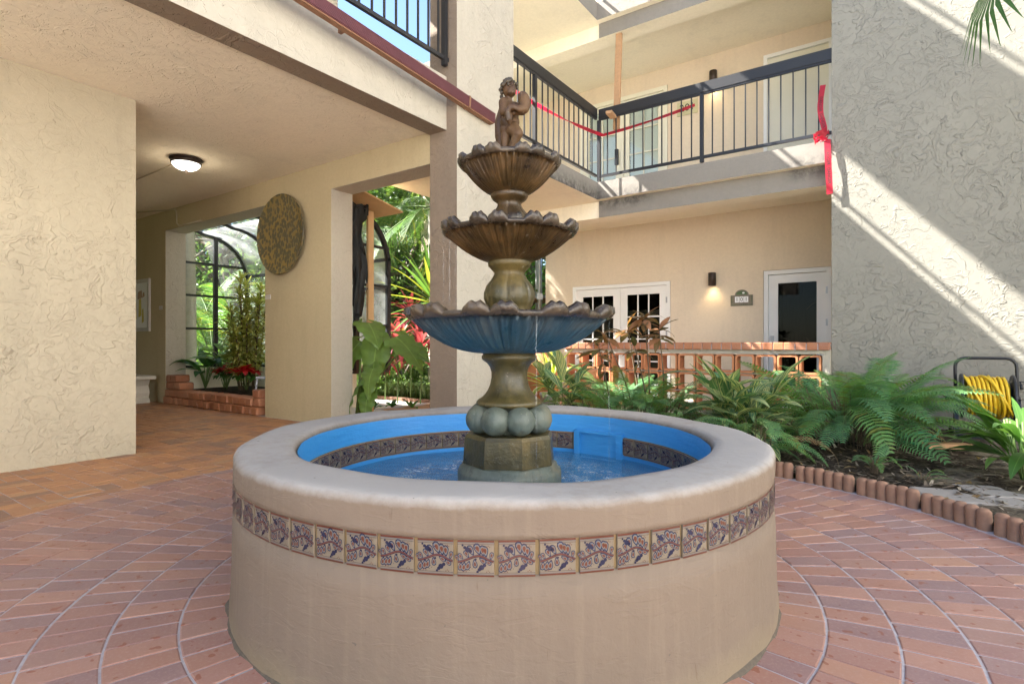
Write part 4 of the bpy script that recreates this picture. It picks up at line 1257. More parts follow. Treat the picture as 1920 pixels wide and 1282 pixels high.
# falling water
vis = [(-0.288, 1.43, 1.09), (-0.262, 1.41, 1.085), (0.437, 1.05, 0.33), (-0.19, 1.70, 1.46), (-0.235, 1.42, 1.08)]
cam_r = Vector((cs, sn, 0)); cam_f = Vector((-sn, cs, 0))
for (lx, za, zb_) in vis + [(0.10, 1.06, 0.33)]:
    dep = 0.0 if abs(lx) > 0.15 else -0.42
    base = cam_r*lx + cam_f*dep
    m = MB()
    pts = [(base.x + 0.0012*sin(k*1.7), base.y + 0.0012*cos(k*1.3), za + (zb_-za)*k/14) for k in range(15)]
    m.tube(pts, [0.0024 + 0.0012*sin(k*2.3) for k in range(15)], 6, caps=False)
    m.build('water_stream', M['stream'], fount)

# ------------------------------------------------------------------ statue: a curly-haired child holding a fish against its chest
def capsule_pts(m, a, b, ra, rb, n=5):
    a = Vector(a); b = Vector(b)
    for i in range(n+1):
        t = i/n
        m.ball(a.lerp(b, t), ra+(rb-ra)*t, None, None, 12, 8)
def U(u, v, y=0.0): return ((u-500)/7.12/SC, y, (1195-v)/7.12/SC)
ux = 1/7.12/SC
bd = MB()
bd.ball(U(510,560,0.0), 125*ux, 95*ux, 140*ux, 16, 10)            # chest
bd.ball(U(505,690,0.0), 132*ux, 105*ux, 115*ux, 16, 10)           # belly
bd.ball(U(505,790,0.005), 138*ux, 88*ux, 95*ux, 16, 10)          # hips
capsule_pts(bd, U(490,450), U(488,380), 55*ux, 50*ux, 3)           # neck
capsule_pts(bd, U(545,800,-0.012), U(610,880,-0.03), 100*ux, 76*ux)   # near thigh
capsule_pts(bd, U(610,880,-0.03), U(530,1060,-0.015), 72*ux, 46*ux)  # near shin
capsule_pts(bd, U(525,1070,-0.015), U(465,1120,-0.045), 38*ux, 26*ux)  # near foot
capsule_pts(bd, U(455,810,0.01), U(440,960,0.0), 80*ux, 58*ux)      # far thigh
capsule_pts(bd, U(440,960,0.0), U(425,1120,0.0), 55*ux, 40*ux)
capsule_pts(bd, U(425,1135,0.0), U(395,1165,-0.03), 38*ux, 26*ux)
capsule_pts(bd, U(430,455,-0.015), U(425,600,-0.035), 74*ux, 60*ux)   # arm, shoulder to elbow
capsule_pts(bd, U(425,600,-0.035), U(560,640,-0.06), 60*ux, 44*ux)
capsule_pts(bd, U(560,640,-0.06), U(680,640,-0.05), 34*ux, 26*ux)
capsule_pts(bd, U(560,460,0.01), U(660,510,-0.02), 55*ux, 42*ux)     # other arm
capsule_pts(bd, U(660,510,-0.02), U(700,600,-0.04), 42*ux, 34*ux)
bd.ball(U(500,262,0.0), 92*ux, 95*ux, 112*ux, 16, 12)              # skull
bd.ball(U(520,300,-0.012), 72*ux, 75*ux, 72*ux, 14, 10)              # cheeks and jaw
bd.ball(U(566,272,-0.022), 15*ux, 20*ux, 20*ux, 8, 6)                  # nose
bd.ball(U(548,330,-0.028), 24*ux, 20*ux, 20*ux, 8, 6)                  # chin
bd.ball(U(553,306,-0.032), 18*ux, 12*ux, 9*ux, 8, 6)                   # lips
bd.ball(U(530,235,-0.030), 34*ux, 14*ux, 10*ux, 8, 6)                  # brow
sx, sz = zf(302), None
sloc = (TX, TY, zf(300))
statue = empty('statue', sloc, YAW, 'rusty stone cherub with curly hair holding a fish on the topmost fountain bowl', 'statue')
body = bd.build('body', M['statue'], statue)
def remesh(o, vs_, it=2):
    r_ = o.modifiers.new('fuse', 'REMESH'); r_.mode = 'VOXEL'; r_.voxel_size = vs_; r_.use_smooth_shade = True
    s_ = o.modifiers.new('soften', 'SMOOTH'); s_.factor = 0.5; s_.iterations = it
remesh(body, 0.0022, 2)
hr = MB()
for k in range(70):
    th = rnd.uniform(0, 2*pi); ph = rnd.uniform(0.0, 1.75)
    d = Vector((sin(ph)*cos(th), sin(ph)*sin(th), cos(ph)))
    if d.x > 0.15 and d.y < -0.1 and d.z < 0.62: continue
    c = Vector(U(492,245,0.0)) + Vector((d.x*98*ux, d.y*100*ux, d.z*122*ux))
    hr.ball(c, rnd.uniform(19,29)*ux, None, None, 8, 6)
for (u, v, y) in ((400,300,0.0),(395,340,0.01),(405,375,0.01),(600,235,0.0),(598,200,-0.01),(380,262,0.0)): hr.ball(U(u,v,y), 27*ux, None, None, 8, 6)
ho = hr.build('curly_hair', M['hair'], statue); remesh(ho, 0.002, 1)
fm = MB()
pts = [U(655,395,-0.05), U(675,430,-0.06), U(690,470,-0.065), U(705,540,-0.065), U(690,605,-0.07), U(630,625,-0.078), U(560,605,-0.085), U(510,610,-0.085), U(475,660,-0.08), U(490,740,-0.075), U(505,800,-0.07)]
rad = [36, 66, 78, 76, 66, 50, 40, 36, 42, 46, 16]
for i in range(len(pts)-1): capsule_pts(fm, pts[i], pts[i+1], rad[i]*ux, rad[i+1]*ux, 4)
fm.ball(U(520,700,-0.075), 26*ux, 14*ux, 60*ux, 10, 6); fm.ball(U(452,690,-0.075), 22*ux, 14*ux, 40*ux, 10, 6)
fo_ = fm.build('fish', M['statue'], statue); remesh(fo_, 0.0022, 1)
cm = MB()
for (a, b, ra, rb) in ((U(410,440,0.045), U(372,640,0.05), 42, 62), (U(372,640,0.05), U(372,830,0.04), 62, 60), (U(372,830,0.04), U(372,960,0.035), 58, 40), (U(392,830,0.03), U(385,1010,0.02), 50, 46), (U(385,1010,0.02), U(355,1190,0.0), 46, 34),
                       (U(560,820,0.05), U(570,1150,0.04), 60, 48), (U(480,780,0.06), U(470,1170,0.05), 80, 70), (U(610,760,0.045), U(600,900,0.045), 48, 40), (U(480,520,0.06), U(470,780,0.06), 80, 80)):
    capsule_pts(cm, a, b, ra*ux*1.2, rb*ux*1.2, 6)
co_ = cm.build('cloak', M['statue'], statue); remesh(co_, 0.003, 2)

# ------------------------------------------------------------------ things of the arcade
p = at_Y(535, 441, YA)
disc = empty('wall_disc', (p.x, YA, p.z), 0, 'large round mottled gold and olive disc hanging on the pier between the openings', 'wall art')
m = MB(); m.lathe([(0,0.045),(0.2,0.05),(0.4,0.064),(0.485,0.082),(0.492,0.088),(0.497,0.086),(0.495,0.076),(0.4,0.05),(0.2,0.032),(0,0.03)], 64, smooth=True)
o = m.build('dish', M['disc'], disc); o.rotation_euler = (pi/2, 0, 0)
MB().box(-0.05,-0.045,-0.05,0.05,-0.001,0.05).build('hanger', M['bronze'], disc)
# ceiling lamp
p = at_d(349, 300, (CZ-EYE)*F/(HY-298))
lamp = empty('ceiling_lamp', (p.x, p.y, CZ), 0, 'bronze-rimmed frosted bowl lamp lit on the arcade ceiling', 'ceiling lamp')
m = MB(); m.lathe([(0.0,-0.001),(0.165,-0.001),(0.172,-0.012),(0.165,-0.02),(0.155,-0.024),(0.15,-0.04),(0.158,-0.046),(0.155,-0.056),(0.145,-0.06),(0.135,-0.052)], 48, fn=lambda th,i,r,z:(r*(1+(0.015*sin(th*30) if i in (3,4,5) else 0)), z)); m.build('rim', M['bronze'], lamp)
m = MB(); m.lathe([(0.144,-0.055),(0.140,-0.075),(0.12,-0.10),(0.085,-0.12),(0.04,-0.132),(0,-0.134)], 40); m.build('glass_bowl', M['lampglass'], lamp)
m = MB(); m.lathe([(0,-0.128),(0.018,-0.132),(0.02,-0.140),(0.012,-0.146),(0.008,-0.156),(0,-0.160)], 16); m.build('finial', M['bronze'], lamp)
L = bpy.data.lights.new('ceiling_lamp_light', 'POINT'); L.energy = 0.7; L.color = (1.0, 0.86, 0.66); L.shadow_soft_size = 0.1
lo_ = bpy.data.objects.new('ceiling_lamp_light', L); lo_.parent = lamp; lo_.location = (0,0,-0.20); col.objects.link(lo_)
q = Vector((p.x, p.y, CZ-0.008)); q2 = at_d(246, 341, (CZ-0.008-EYE)*F/(HY-341))
m = MB(); m.tube([q+(q2-q)*0.03, q2+(q2-q)*0.25], 0.008, 8); tag(m.build('conduit', M['conduit']), 'cream conduit running along the ceiling from the bowl lamp to the pier', 'conduit')
a = at_d(240, 366, (CZ-0.008-EYE)*F/(HY-366)); b = at_Y(330, 386, YA-0.012); b.z = CZ-0.01
c1 = at_Y(338, 420, YA-0.012); hx_ = b.x
m = MB(); m.tube([(hx_-1.3, b.y-0.4, CZ-0.01), (hx_-0.25, b.y-0.01, CZ-0.01), (hx_-0.06, b.y, CZ-0.012), (hx_, b.y, CZ-0.05), (hx_+0.02, b.y, CZ-0.12), (hx_+0.02, b.y, 2.80), (hx_+0.09, b.y, 2.745), (hx_+0.8, b.y, 2.742)], 0.011, 8)
tag(m.build('conduit', M['conduit']), 'cream conduit bending down from the ceiling to the planter opening', 'conduit')
# picture
x1 = at_Y(283, 570, YA).x; x0 = x1-0.95; zt = at_Y(275, 523, YA).z; zb_ = at_Y(275, 621, YA).z
pic = empty('framed_picture', ((x0+x1)/2, YA, (zt+zb_)/2), 0, 'framed pale watercolour with yellow and brown on the far arcade wall', 'picture')
hw, hh = (x1-x0)/2, (zt-zb_)/2
m = MB()
for b_ in ((-hw,-hh,-hw+.06,hh),(hw-.06,-hh,hw,hh),(-hw+.06,-hh,hw-.06,-hh+.06),(-hw+.06,hh-.06,hw-.06,hh)): m.box(b_[0],-0.035,b_[1],b_[2],-0.001,b_[3])
m.build('frame', M['framew'], pic)
MB().box(-hw+.06,-0.018,-hh+.06,hw-.06,-0.002,hh-.06).build('mount', M['paper'], pic)
art = MB()
for (ax, az, bx_, bz, mi) in ((.05,-.2,.17,.12,0),(.18,-.3,.26,-.05,0),(.02,.10,.2,.25,1),(.2,.12,.29,.22,1),(-.2,-.25,-.02,.05,0)):
    art.add([(ax,-0.0195,az),(bx_,-0.0195,az+.03),(bx_-.02,-0.0195,bz),(ax+.015,-0.0195,bz-.02)], [(0,1,2,3)], mi)
tag(art.build('painting', [plain('watercolour_yellow',(0.62,0.50,0.12),0.7,var=0.3), plain('watercolour_brown',(0.45,0.30,0.2),0.7,var=0.3)], pic), kind='stuff')
# small labels on the wall
for (px, py, lab) in ((503, 557, 'small white name card on the pier beside the round disc'), (302, 577, 'small white name card on the far wall beside the framed picture')):
    p = at_Y(px, py, YA)
    c_ = MB(); c_.cbox(-0.06,-0.006,-0.03,0.06,-0.001,0.03,0.0015); tag(c_.build('name_card', M['framew'], None, (p.x, YA, p.z)), lab, 'label', 'name cards on the arcade wall')
# stone bench
bx = at_Y(270, 715, 3.8).x
bench = empty('stone_bench', (bx-0.55, 3.78, 0), 0, 'pale cast stone bench against the far arcade wall beside the pier edge', 'bench')
MB().cbox(-0.55,-0.2,0.37,0.55,0.2,0.43,0.012).build('seat', M['stonebench'], bench)
for s_ in (-1, 1):
    m = MB(); pts = [(-.10,0),(.10,0),(.10,.05),(.06,.09),(.09,.16),(.075,.22),(.05,.27),(.085,.33),(.11,.369),(-.11,.369),(-.085,.33),(-.05,.27),(-.075,.22),(-.09,.16),(-.06,.09),(-.10,.05)]
    n = len(pts); y_ = 0.13
    m.add([(x,-y_,z) for x,z in pts]+[(x,y_,z) for x,z in pts], [list(range(n)), [2*n-1-k for k in range(n)]]+[(k,(k+1)%n,n+(k+1)%n,n+k) for k in range(n)])
    m.build('leg', M['stonebench'], bench, (s_*0.38,0,0))
# tumbled brick planter in the first opening
plant = empty('brick_planter', (-8.15, YA, 0), 0, 'low stepped planter wall of tumbled orange bricks in the arcade opening', 'planter')
bms = []
for k in range(3):
    bms.append(MB().cbox(-0.075,-0.11,-0.055,0.075,0.11,0.055,0.014,jit=0.004).mesh('brick', M['brick']))
pitch = 0.1565
for row in range(4):
    off = 0.04 if row % 2 else 0.0
    for k in range(19):
        x = HOLE1[0]+0.09+off+k*pitch
        if x > HOLE1[1]-0.07: continue
        if row == 2 and not (k < 3 or x > HOLE1[1]-0.30): continue
        if row == 3 and not (k < 2 or x > HOLE1[1]-0.14): continue
        link('brick', bms[rnd.randrange(3)], plant, (x+8.15, 0.10+rnd.uniform(-.012,.012)-0.03*(row<2), 0.056+row*0.113), (rnd.uniform(-.02,.02), rnd.uniform(-.02,.02), rnd.uniform(-.05,.05)+(pi if rnd.random()<.5 else 0)))
m = MB(); m.box(-9.5-0+8.15, 0.2, 0.0, -6.75+8.15, 1.3, 0.2); m.build('planter_soil', M['soil'], plant)

# gutter: ribbed maroon box section fixed outside the edge beam
ga = at_X(571, 0, -3.40); gb_ = at_X(928, 231, -3.40)
dirv = (gb_-ga).normalized(); ga2 = ga - dirv*2.2
gl = (gb_-ga2).length
gut = empty('gutter', tuple(ga2), 0, 'ribbed maroon metal gutter sloping along the edge beam past the tall column', 'gutter')
gut.rotation_mode = 'QUATERNION'; gut.rotation_quaternion = dirv.to_track_quat('Y', 'Z')
m = MB(); m.box(-0.066,0,0.0,0.0,gl,0.1); m.build('channel', M['maroon'], gut)
m = MB(); m.box(-0.060,0.01,-0.012,-0.006,gl-0.01,-0.0005); m.build('underside', M['rust'], gut)
rb = MB().box(0.0005,0.0,-0.0035,0.006,gl-0.002,0.0035).mesh('rib', M['maroon'])
for k in range(9): link('rib', rb, gut, (0,0,0.010+k*0.0103))
MB().box(-0.069,gl-0.42,-0.014,0.009,gl-0.40,0.103).build('joint_band', M['rust'], gut)
for yy in (2.6, 4.4): MB().box(-0.16,yy,0.03,-0.0665,yy+0.03,0.06).build('bracket', M['rust'], gut)

# timber prop and block
a = at_Y(1161, 72, YB+0.16); a.z = 5.398
b = at_Y(1154, 199, YB+0.09)
m = MB(); m.beam((a.x,YB+0.16,a.z), (b.x,YB+0.12,4.02), 0.09, 0.04, up=Vector((0,1,0))); tag(m.build('timber_prop', M['wood']), 'raw timber prop standing between the upper beam and the balcony handrail', 'timber prop')
c_ = at_Y(1146, 217, YB-0.08)
m = MB(); m.cbox(-0.045,-0.14,-0.02,0.045,0.08,0.02,0.003); tag(m.build('timber_block', M['wood'], None, (c_.x, YB-0.06, 4.155), (0,0,0.12)), 'short timber block jammed under the balcony handrail below the timber prop', 'timber block')

# danger tape
def ribbon(path, w, name, label, text=True, up=Vector((0,0,1)), twist=0.0, tsize=None):
    n = 60; P = [Vector(path(i/n)) for i in range(n+1)]
    L = [0]
    for i in range(n): L.append(L[-1]+(P[i+1]-P[i]).length)
    def frame(s):
        t = min(max(s/L[-1],0),1); i = min(int(t*n), n-1)
        while i < n-1 and L[i+1] < s: i += 1
        while i > 0 and L[i] > s: i -= 1
        f = (s-L[i])/max(L[i+1]-L[i],1e-6)
        p = P[i].lerp(P[i+1], f); d = (P[i+1]-P[i]).normalized()
        u = up - d*up.dot(d); u.normalize()
        q = Quaternion(d, twist*sin(t*9.0)+0.25*twist*sin(t*31)); u = q @ u
        return p, d, u, u.cross(d)
    m = MB(); v = []; fcs = []
    for i in range(n+1):
        p, d, u, nn2 = frame(L[i]); v += [p-u*w/2, p+u*w/2]
    m.add(v, [(2*i,2*i+2,2*i+3,2*i+1) for i in range(n)], smooth=True)
    e = empty('danger_tape', tuple(P[0]), 0, label, 'danger tape', 'red danger tape on the balcony')
    o = m.build('tape', M['tape'], e); o.matrix_parent_inverse = Matrix.Translation(P[0]).inverted()
    if text:
        ts = tsize or w*0.72
        rep = max(1, int(L[-1]/(ts*5.6)))
        me = text_mesh('  '.join(['DANGER']*rep), ts, M['dirtblack'])
        xs = [vv.co.x for vv in me.vertices]; mid = (min(xs)+max(xs))/2
        bm = bmesh.new(); bm.from_mesh(me)
        bmesh.ops.subdivide_edges(bm, edges=[e_ for e_ in bm.edges if e_.calc_length() > ts*0.3], cuts=1)
        bm.verts.index_update()
        tm = MB(); fc = [[vv.index for vv in f_.verts] for f_ in bm.faces]
        for off in (0.0018, -0.0018):
            out = []
            for vv in bm.verts:
                p, d, u, nn2 = frame(vv.co.x - mid + L[-1]/2)
                out.append(p + u*vv.co.y + nn2*off)
            tm.add(out, fc)
        bm.free()
        t_ = tm.build('lettering', M['dirtblack'], e); t_.matrix_parent_inverse = Matrix.Translation(P[0]).inverted()
        tag(t_, kind='stuff')
    return e
pa = at_X(966, 172, XC-0.05); pb = Vector((XC+0.06, YB-0.06+0.12, 0)); pb.z = at_Y(1117, 257, YB+0.06).z
def sag(a, b, k): return lambda t: a.lerp(b, t) + Vector((0,0,-k*4*t*(1-t)))
ribbon(sag(pa, pb, 0.04), 0.045, '', 'red danger tape stretched behind the railing from the column to the balcony corner', twist=0.6)
pc = at_Y(1303, 197, YB+0.10)
ribbon(sag(pb, pc, 0.02), 0.04, '', 'red danger tape stretched behind the railing from the balcony corner to the middle post', twist=0.5)
k0 = at_Y(1543, 160, YB-0.03); k1 = at_Y(1538, 205, YB-0.05); k2 = at_Y(1546, 245, YB-0.06); k3 = at_Y(1541, 262, YB-0.07)
def poly_path(pts):
    pts = [Vector(p) for p in pts]
    def f(t):
        x = t*(len(pts)-1); i = min(int(x), len(pts)-2); u = x-i
        p0 = pts[max(i-1,0)]; p1 = pts[i]; p2 = pts[i+1]; p3 = pts[min(i+2,len(pts)-1)]
        return 0.5*((2*p1)+(-p0+p2)*u+(2*p0-5*p1+4*p2-p3)*u*u+(-p0+3*p1-3*p2+p3)*u**3)
    return f
ribbon(poly_path([k0,k1,k2,k3]), 0.06, '', 'crumpled red danger tape knotted round the last baluster beside the stair wall', up=Vector((1,0,0)), twist=0.35)
j1 = at_Y(1551, 262, YB-0.07); j2 = at_Y(1553, 310, YB-0.09); j3 = at_Y(1556, 364, YB-0.085)
ribbon(poly_path([j1,(j1+j2)/2,j2,j3]), 0.065, '', 'loose end of red danger tape hanging over the balcony edge', up=Vector((1,0,0)), twist=0.12)
kn = MB()
kp = at_Y(1541, 258, YB-0.05)
for k in range(16):
    c0 = Vector((rnd.uniform(-.06,.05), rnd.uniform(-.05,.0), rnd.uniform(-.04,.05)))
    v = [c0+Vector((rnd.uniform(-.065,.065), rnd.uniform(-.03,.03), rnd.uniform(-.05,.05))) for _ in range(4)]
    kn.add(v, [(0,1,2),(0,2,3)])
o = kn.build('danger_tape', M['tape'], None, tuple(kp)); tag(o, 'bunched knot of red danger tape at the foot of the railing by the stair wall', 'danger tape', 'red danger tape on the balcony')
# ------------------------------------------------------------------ leaves and plants
def leaf_mesh(name, mat, L=1.0, W=0.2, droop=0.6, fold=0.25, n=8, peak=0.4, tip=1.0, wave=0.0, lobe=0.0, stalk=0.0):
    """leaf along +Y, face up, bending down towards the tip; uv.x runs across, uv.y along"""
    m = MB(); v = []; uv = []; fs = []
    x = 0.0; y = 0.0; z = 0.0; ang = 0.0
    st = L/n
    for i in range(n+1):
        t = i/n
        a = t/peak if t < peak else (1-t)/(1-peak)
        w = W*0.5*(max(0.0, sin(a*pi/2))**(0.75 if t < peak else tip))
        w = max(w, 0.002*L)
        wv = wave*W*sin(t*17.0)
        c = (0, y, z)
        nrm = (0, -sin(-ang), cos(ang))
        up = w*fold
        v += [(-w, y - lobe*L*(1 if i == 0 else 0), z + up + wv), (0, y, z), (w, y - lobe*L*(1 if i == 0 else 0), z + up - wv)]
        uv += [(0, t), (0.5, t), (1, t)]
        ang = -droop*(t**1.3)
        y += st*cos(ang); z += st*sin(ang)
    for i in range(n):
        o = i*3
        fs += [(o,o+1,o+4,o+3),(o+1,o+2,o+5,o+4)]
    m.add(v, fs, 0, uv, smooth=True)
    return m.mesh(name, mat)
def heart_mesh(name, mat, L=1.0, W=0.75, droop=0.5, wave=0.05):
    """big arrow-heart leaf; the stalk joins at the origin"""
    m = MB(); out = []
    for i in range(25):
        t = i/24
        y = -0.28 + 1.28*t
        if t < 0.22: w = 0.18 + 1.5*t
        else: w = 0.52*cos((t-0.22)/0.78*pi/2)**0.8
        out.append((y, w*W/0.9))
    v = []; uv = []; fs = []
    k = 5
    for i, (y, w) in enumerate(out):
        for j in range(-k, k+1):
            u = j/k
            yy = y*L; xx = w*L*u
            if y < 0: xx = (abs(u)*0.75+0.25)*w*L*(1 if u >= 0 else -1) if u != 0 else 0
            zz = 0.10*L*abs(u)**1.2 - droop*L*max(0, y)**2*0.6 - 0.12*L*u*u + wave*L*sin(y*21+3*u)*abs(u)
            if y < 0: zz -= 0.1*L*abs(y)
            v.append((xx, yy, zz)); uv.append((0.5+u/2, i/24))
    w_ = 2*k+1
    for i in range(24):
        for j in range(2*k):
            if out[i][0] < -0.02 and j in (k-1, k): continue
            fs.append((i*w_+j, i*w_+j+1, (i+1)*w_+j+1, (i+1)*w_+j))
    m.add(v, fs, 0, uv, smooth=True)
    return m.mesh(name, mat)
def frond_mesh(name, mat, L=1.0, npin=22, pl=0.16, pw=0.03, droop=0.9, stem=0.25, r=0.004, matstem='stem_g', pdroop=0.5, vshape=0.25, sweep=0.5):
    m = MB(); pts = []; ang = 0; y = z = 0.0; N = 16
    for i in range(N+1):
        pts.append((0, y, z)); t = i/N
        ang = -droop*t**1.4
        y += L/N*cos(ang); z += L/N*sin(ang)
    m.tube(pts, [r*(1-0.8*i/N) for i in range(N+1)], 4, 1, False)
    for k in range(npin):
        t = stem + (1-stem)*(k+0.5)/npin
        f = t*N; i = min(int(f), N-1); u = f-i
        p = Vector(pts[i]).lerp(Vector(pts[i+1]), u)
        d = (Vector(pts[i+1])-Vector(pts[i])).normalized()
        s_ = (k+0.5)/npin
        l = pl*(sin(pi*min(1, 0.12+0.88*s_))**0.6 * (1-0.35*s_) + 0.06)*rnd.uniform(0.85, 1.1)
        for sd in (-1, 1):
            side = Vector((sd,0,0))
            dr = (side*(1-sweep*0.5) + d*sweep + Vector((0,0,vshape))).normalized()
            w = d*pw/2
            a = p; b = p + dr*l*0.55 + Vector((0,0,-pdroop*l*0.12)); c = p + dr*l + Vector((0,0,-pdroop*l*0.55))
            m.add([a-w*0.7, a+w*0.7, b+w, c, b-w], [(0,1,2,4),(4,2,3)], 0, [(0,0),(1,0),(1,.6),(.5,1),(0,.6)])
    return m.mesh(name, [mat, M[matstem]])
def tilt_rot(az, pitch, roll=0.0):
    """rotation that sends +Y to azimuth az (from +X) raised by pitch"""
    return (Matrix.Rotation(az-pi/2, 3, 'Z') @ Matrix.Rotation(pitch, 3, 'X') @ Matrix.Rotation(roll, 3, 'Y')).to_euler()

fern_me = [frond_mesh('frond', M['fern'], 1.0, 26, 0.17, 0.021, d, 0.22, 0.005, pdroop=0.8, sweep=0.35) for d in (0.9, 1.4, 2.0)] + [frond_mesh('frond', M['fernb'], 1.0, 28, 0.18, 0.020, d, 0.2, 0.005, pdroop=1.0, sweep=0.3) for d in (1.1, 1.6, 2.2)]
fern_dry = frond_mesh('frond', M['deadleaf'], 1.0, 22, 0.13, 0.015, 2.2, 0.3, 0.004, 'stem', pdroop=1.4, sweep=0.3)
def fern(x, y, n, Lmin, Lmax, label, z=0.04, spread=0.25, group='ferns in the planting bed', pmin=0.45, pmax=1.25, extra=()):
    e = empty('fern_plant', (x, y, z), 0, label, 'fern', group)
    for k in range(n):
        az = 2*pi*k/n*2.4 + rnd.uniform(-.4,.4); ph = rnd.uniform(pmin, pmax)
        r = rnd.uniform(0, spread)
        link('frond', fern_dry if rnd.random() < 0.07 else rnd.choice(fern_me), e, (r*cos(az), r*sin(az), rnd.uniform(0, 0.30)*Lmax), tilt_rot(az, ph, rnd.uniform(-.4,.4)), rnd.uniform(Lmin, Lmax))
    for (az, ph, L) in extra:
        link('frond', fern_me[0], e, (0,0,0), tilt_rot(az, ph), L)
    # thin dead stalks at the base
    m = MB()
    for k in range(n*2):
        az = rnd.uniform(0, 2*pi); r = rnd.uniform(0, spread*1.2); l = rnd.uniform(0.2, 0.5)*Lmax; t = rnd.uniform(0.05, 0.5)
        m.tube([(r*cos(az), r*sin(az), 0), ((r+t*l*.4)*cos(az), (r+t*l*.4)*sin(az), l*.6), ((r+t*l)*cos(az), (r+t*l)*sin(az), l)], 0.003, 3, 0, False)
    tag(m.build('stalks', M['stem'], e), kind='stuff')
    return e
fern(-0.36, 5.80, 112, 0.55, 1.04, 'big spreading fern clump beside the yellow hose reel', spread=0.34, pmin=0.4, pmax=1.3,
     extra=((R(25),0.85,1.15),(R(60),1.0,1.05),(R(140),0.95,1.05),(R(10),0.5,1.2)))
fern(-2.35, 5.45, 105, 0.42, 0.80, 'fern clump behind the basin below the bare-stemmed croton', spread=0.5, pmin=0.3, pmax=1.35)
fern(-1.5, 5.9, 34, 0.35, 0.52, 'fern behind the striped ginger in front of the terracotta breeze blocks', spread=0.25)
fern(-1.0, 4.75, 20, 0.45, 0.7, 'low blue-green fern at the basin side of the striped ginger', spread=0.12, pmin=0.15, pmax=0.8)
p = at_z(1640, 884, 0.05); fern(p.x, p.y, 9, 0.16, 0.26, 'small bright fern seedling just behind the leaning edging', spread=0.02)
p = at_z(1730, 905, 0.05); fern(p.x, p.y, 5, 0.10, 0.16, 'tiny fern seedling in front of the stepping slabs', spread=0.03)

ginger_me = [leaf_mesh('leaf', M['ginger'], 1.0, w, d, 0.3, 9, 0.45, 1.0, 0.02) for w, d in ((0.27,0.7),(0.30,1.1),(0.25,1.5),(0.28,0.4))]
def cane_plant(name, x, y, canes, Lc, ll, leaves, meshes, label, cat, group=None, z=0.04, per=9, lean=0.45, first=0.25, stemmat='stem_g', r0=0.006):
    e = empty(name, (x, y, z), 0, label, cat, group)
    for c in range(canes):
        az = 2*pi*c/canes + rnd.uniform(-.5,.5); ln = rnd.uniform(0.15, lean); H = Lc*rnd.uniform(0.65, 1.05)
        bx, by = 0.08*cos(az)*rnd.random(), 0.08*sin(az)*rnd.random()
        pts = [(bx+H*ln*(t**1.6)*cos(az), by+H*ln*(t**1.6)*sin(az), H*t*(1-0.12*t)) for t in [i/8 for i in range(9)]]
        MB().tube(pts, [r0*(1-0.5*i/8) for i in range(9)], 6).build('cane', M[stemmat], e)
        for k in range(per):
            t = first + (1-first)*k/(per-1); i = min(int(t*8), 7); p_ = Vector(pts[i]).lerp(Vector(pts[i+1]), t*8-i)
            la = az + (pi/2 if k % 2 else -pi/2) + rnd.uniform(-.5,.5)
            pit = 0.25 + 0.8*t*t + rnd.uniform(-.15,.2)
            if k == per-1: la = az; pit = 1.1
            link('leaf', rnd.choice(meshes), e, p_, tilt_rot(la, pit, rnd.uniform(-.3,.3)), ll*rnd.uniform(0.75,1.1))
    return e
cane_plant('ginger_plant', -1.12, 5.05, 12, 0.52, 0.46, 9, ginger_me, 'green and cream striped ginger clump in front of the breeze blocks', 'ginger plant', 'variegated ginger plants')
cane_plant('ginger_plant', -2.85, 5.0, 6, 0.72, 0.40, 8, ginger_me, 'green and cream striped ginger beside the potted yellow dracaena', 'ginger plant', 'variegated ginger plants', lean=0.3)

lt = MB(); dl = leaf_mesh('dry_leaf', M['deadleaf'], 1.0, 0.4, 0.9, 0.3, 4, 0.45)
for k in range(170):
    a = rnd.uniform(R(-10), R(95)); r = EDGE_R + 0.1 + 2.6*rnd.random()**1.3
    Mx = Matrix.Translation((FX+r*cos(a), min(7.1, FY+r*sin(a)), 0.075)) @ Euler((rnd.uniform(-.4,.4), rnd.uniform(-.4,.4), rnd.uniform(0,6.3))).to_matrix().to_4x4() @ Matrix.Scale(rnd.uniform(.04,.10), 4)
    lt.add([Mx @ v_.co for v_ in dl.vertices], [list(p_.vertices) for p_ in dl.polygons], 0, [(0.5*(i%3), (i//3)/4) for i in range(len(dl.vertices))])
tag(lt.build('leaf_litter', M['deadleaf']), None, None, None, 'stuff')
# yellow dracaena in a white pot
p = at_d(1032, 700, 6.85)
e = empty('potted_dracaena', (p.x, p.y, 0.0), 0, 'yellow and green strap-leaved dracaena in a white pot', 'potted plant')
m = MB(); m.lathe([(0,0.0),(0.10,0.0),(0.125,0.30),(0.135,0.30),(0.135,0.34),(0.12,0.34),(0.115,0.29),(0,0.29)], 32); m.build('pot', M['pot'], e)
m = MB(); m.tube([(0,0,0.28),(0,0,0.36),(0.0,0.0,0.46)], [0.03,0.035,0.02], 8); m.build('stem', M['stem_g'], e)
dr_me = [leaf_mesh('leaf', M['dracaena'], 1.0, w, d, 0.35, 9, 0.45, 0.9) for w, d in ((0.13,0.5),(0.14,1.0),(0.12,1.6))]
for k in range(30):
    t = k/29
    link('leaf', dr_me[0 if t > .6 else rnd.randrange(3)], e, (0,0,0.36+0.12*t), tilt_rot(k*2.4, 0.25+1.2*t, 0), rnd.uniform(0.5,0.68)*(1-0.15*t))
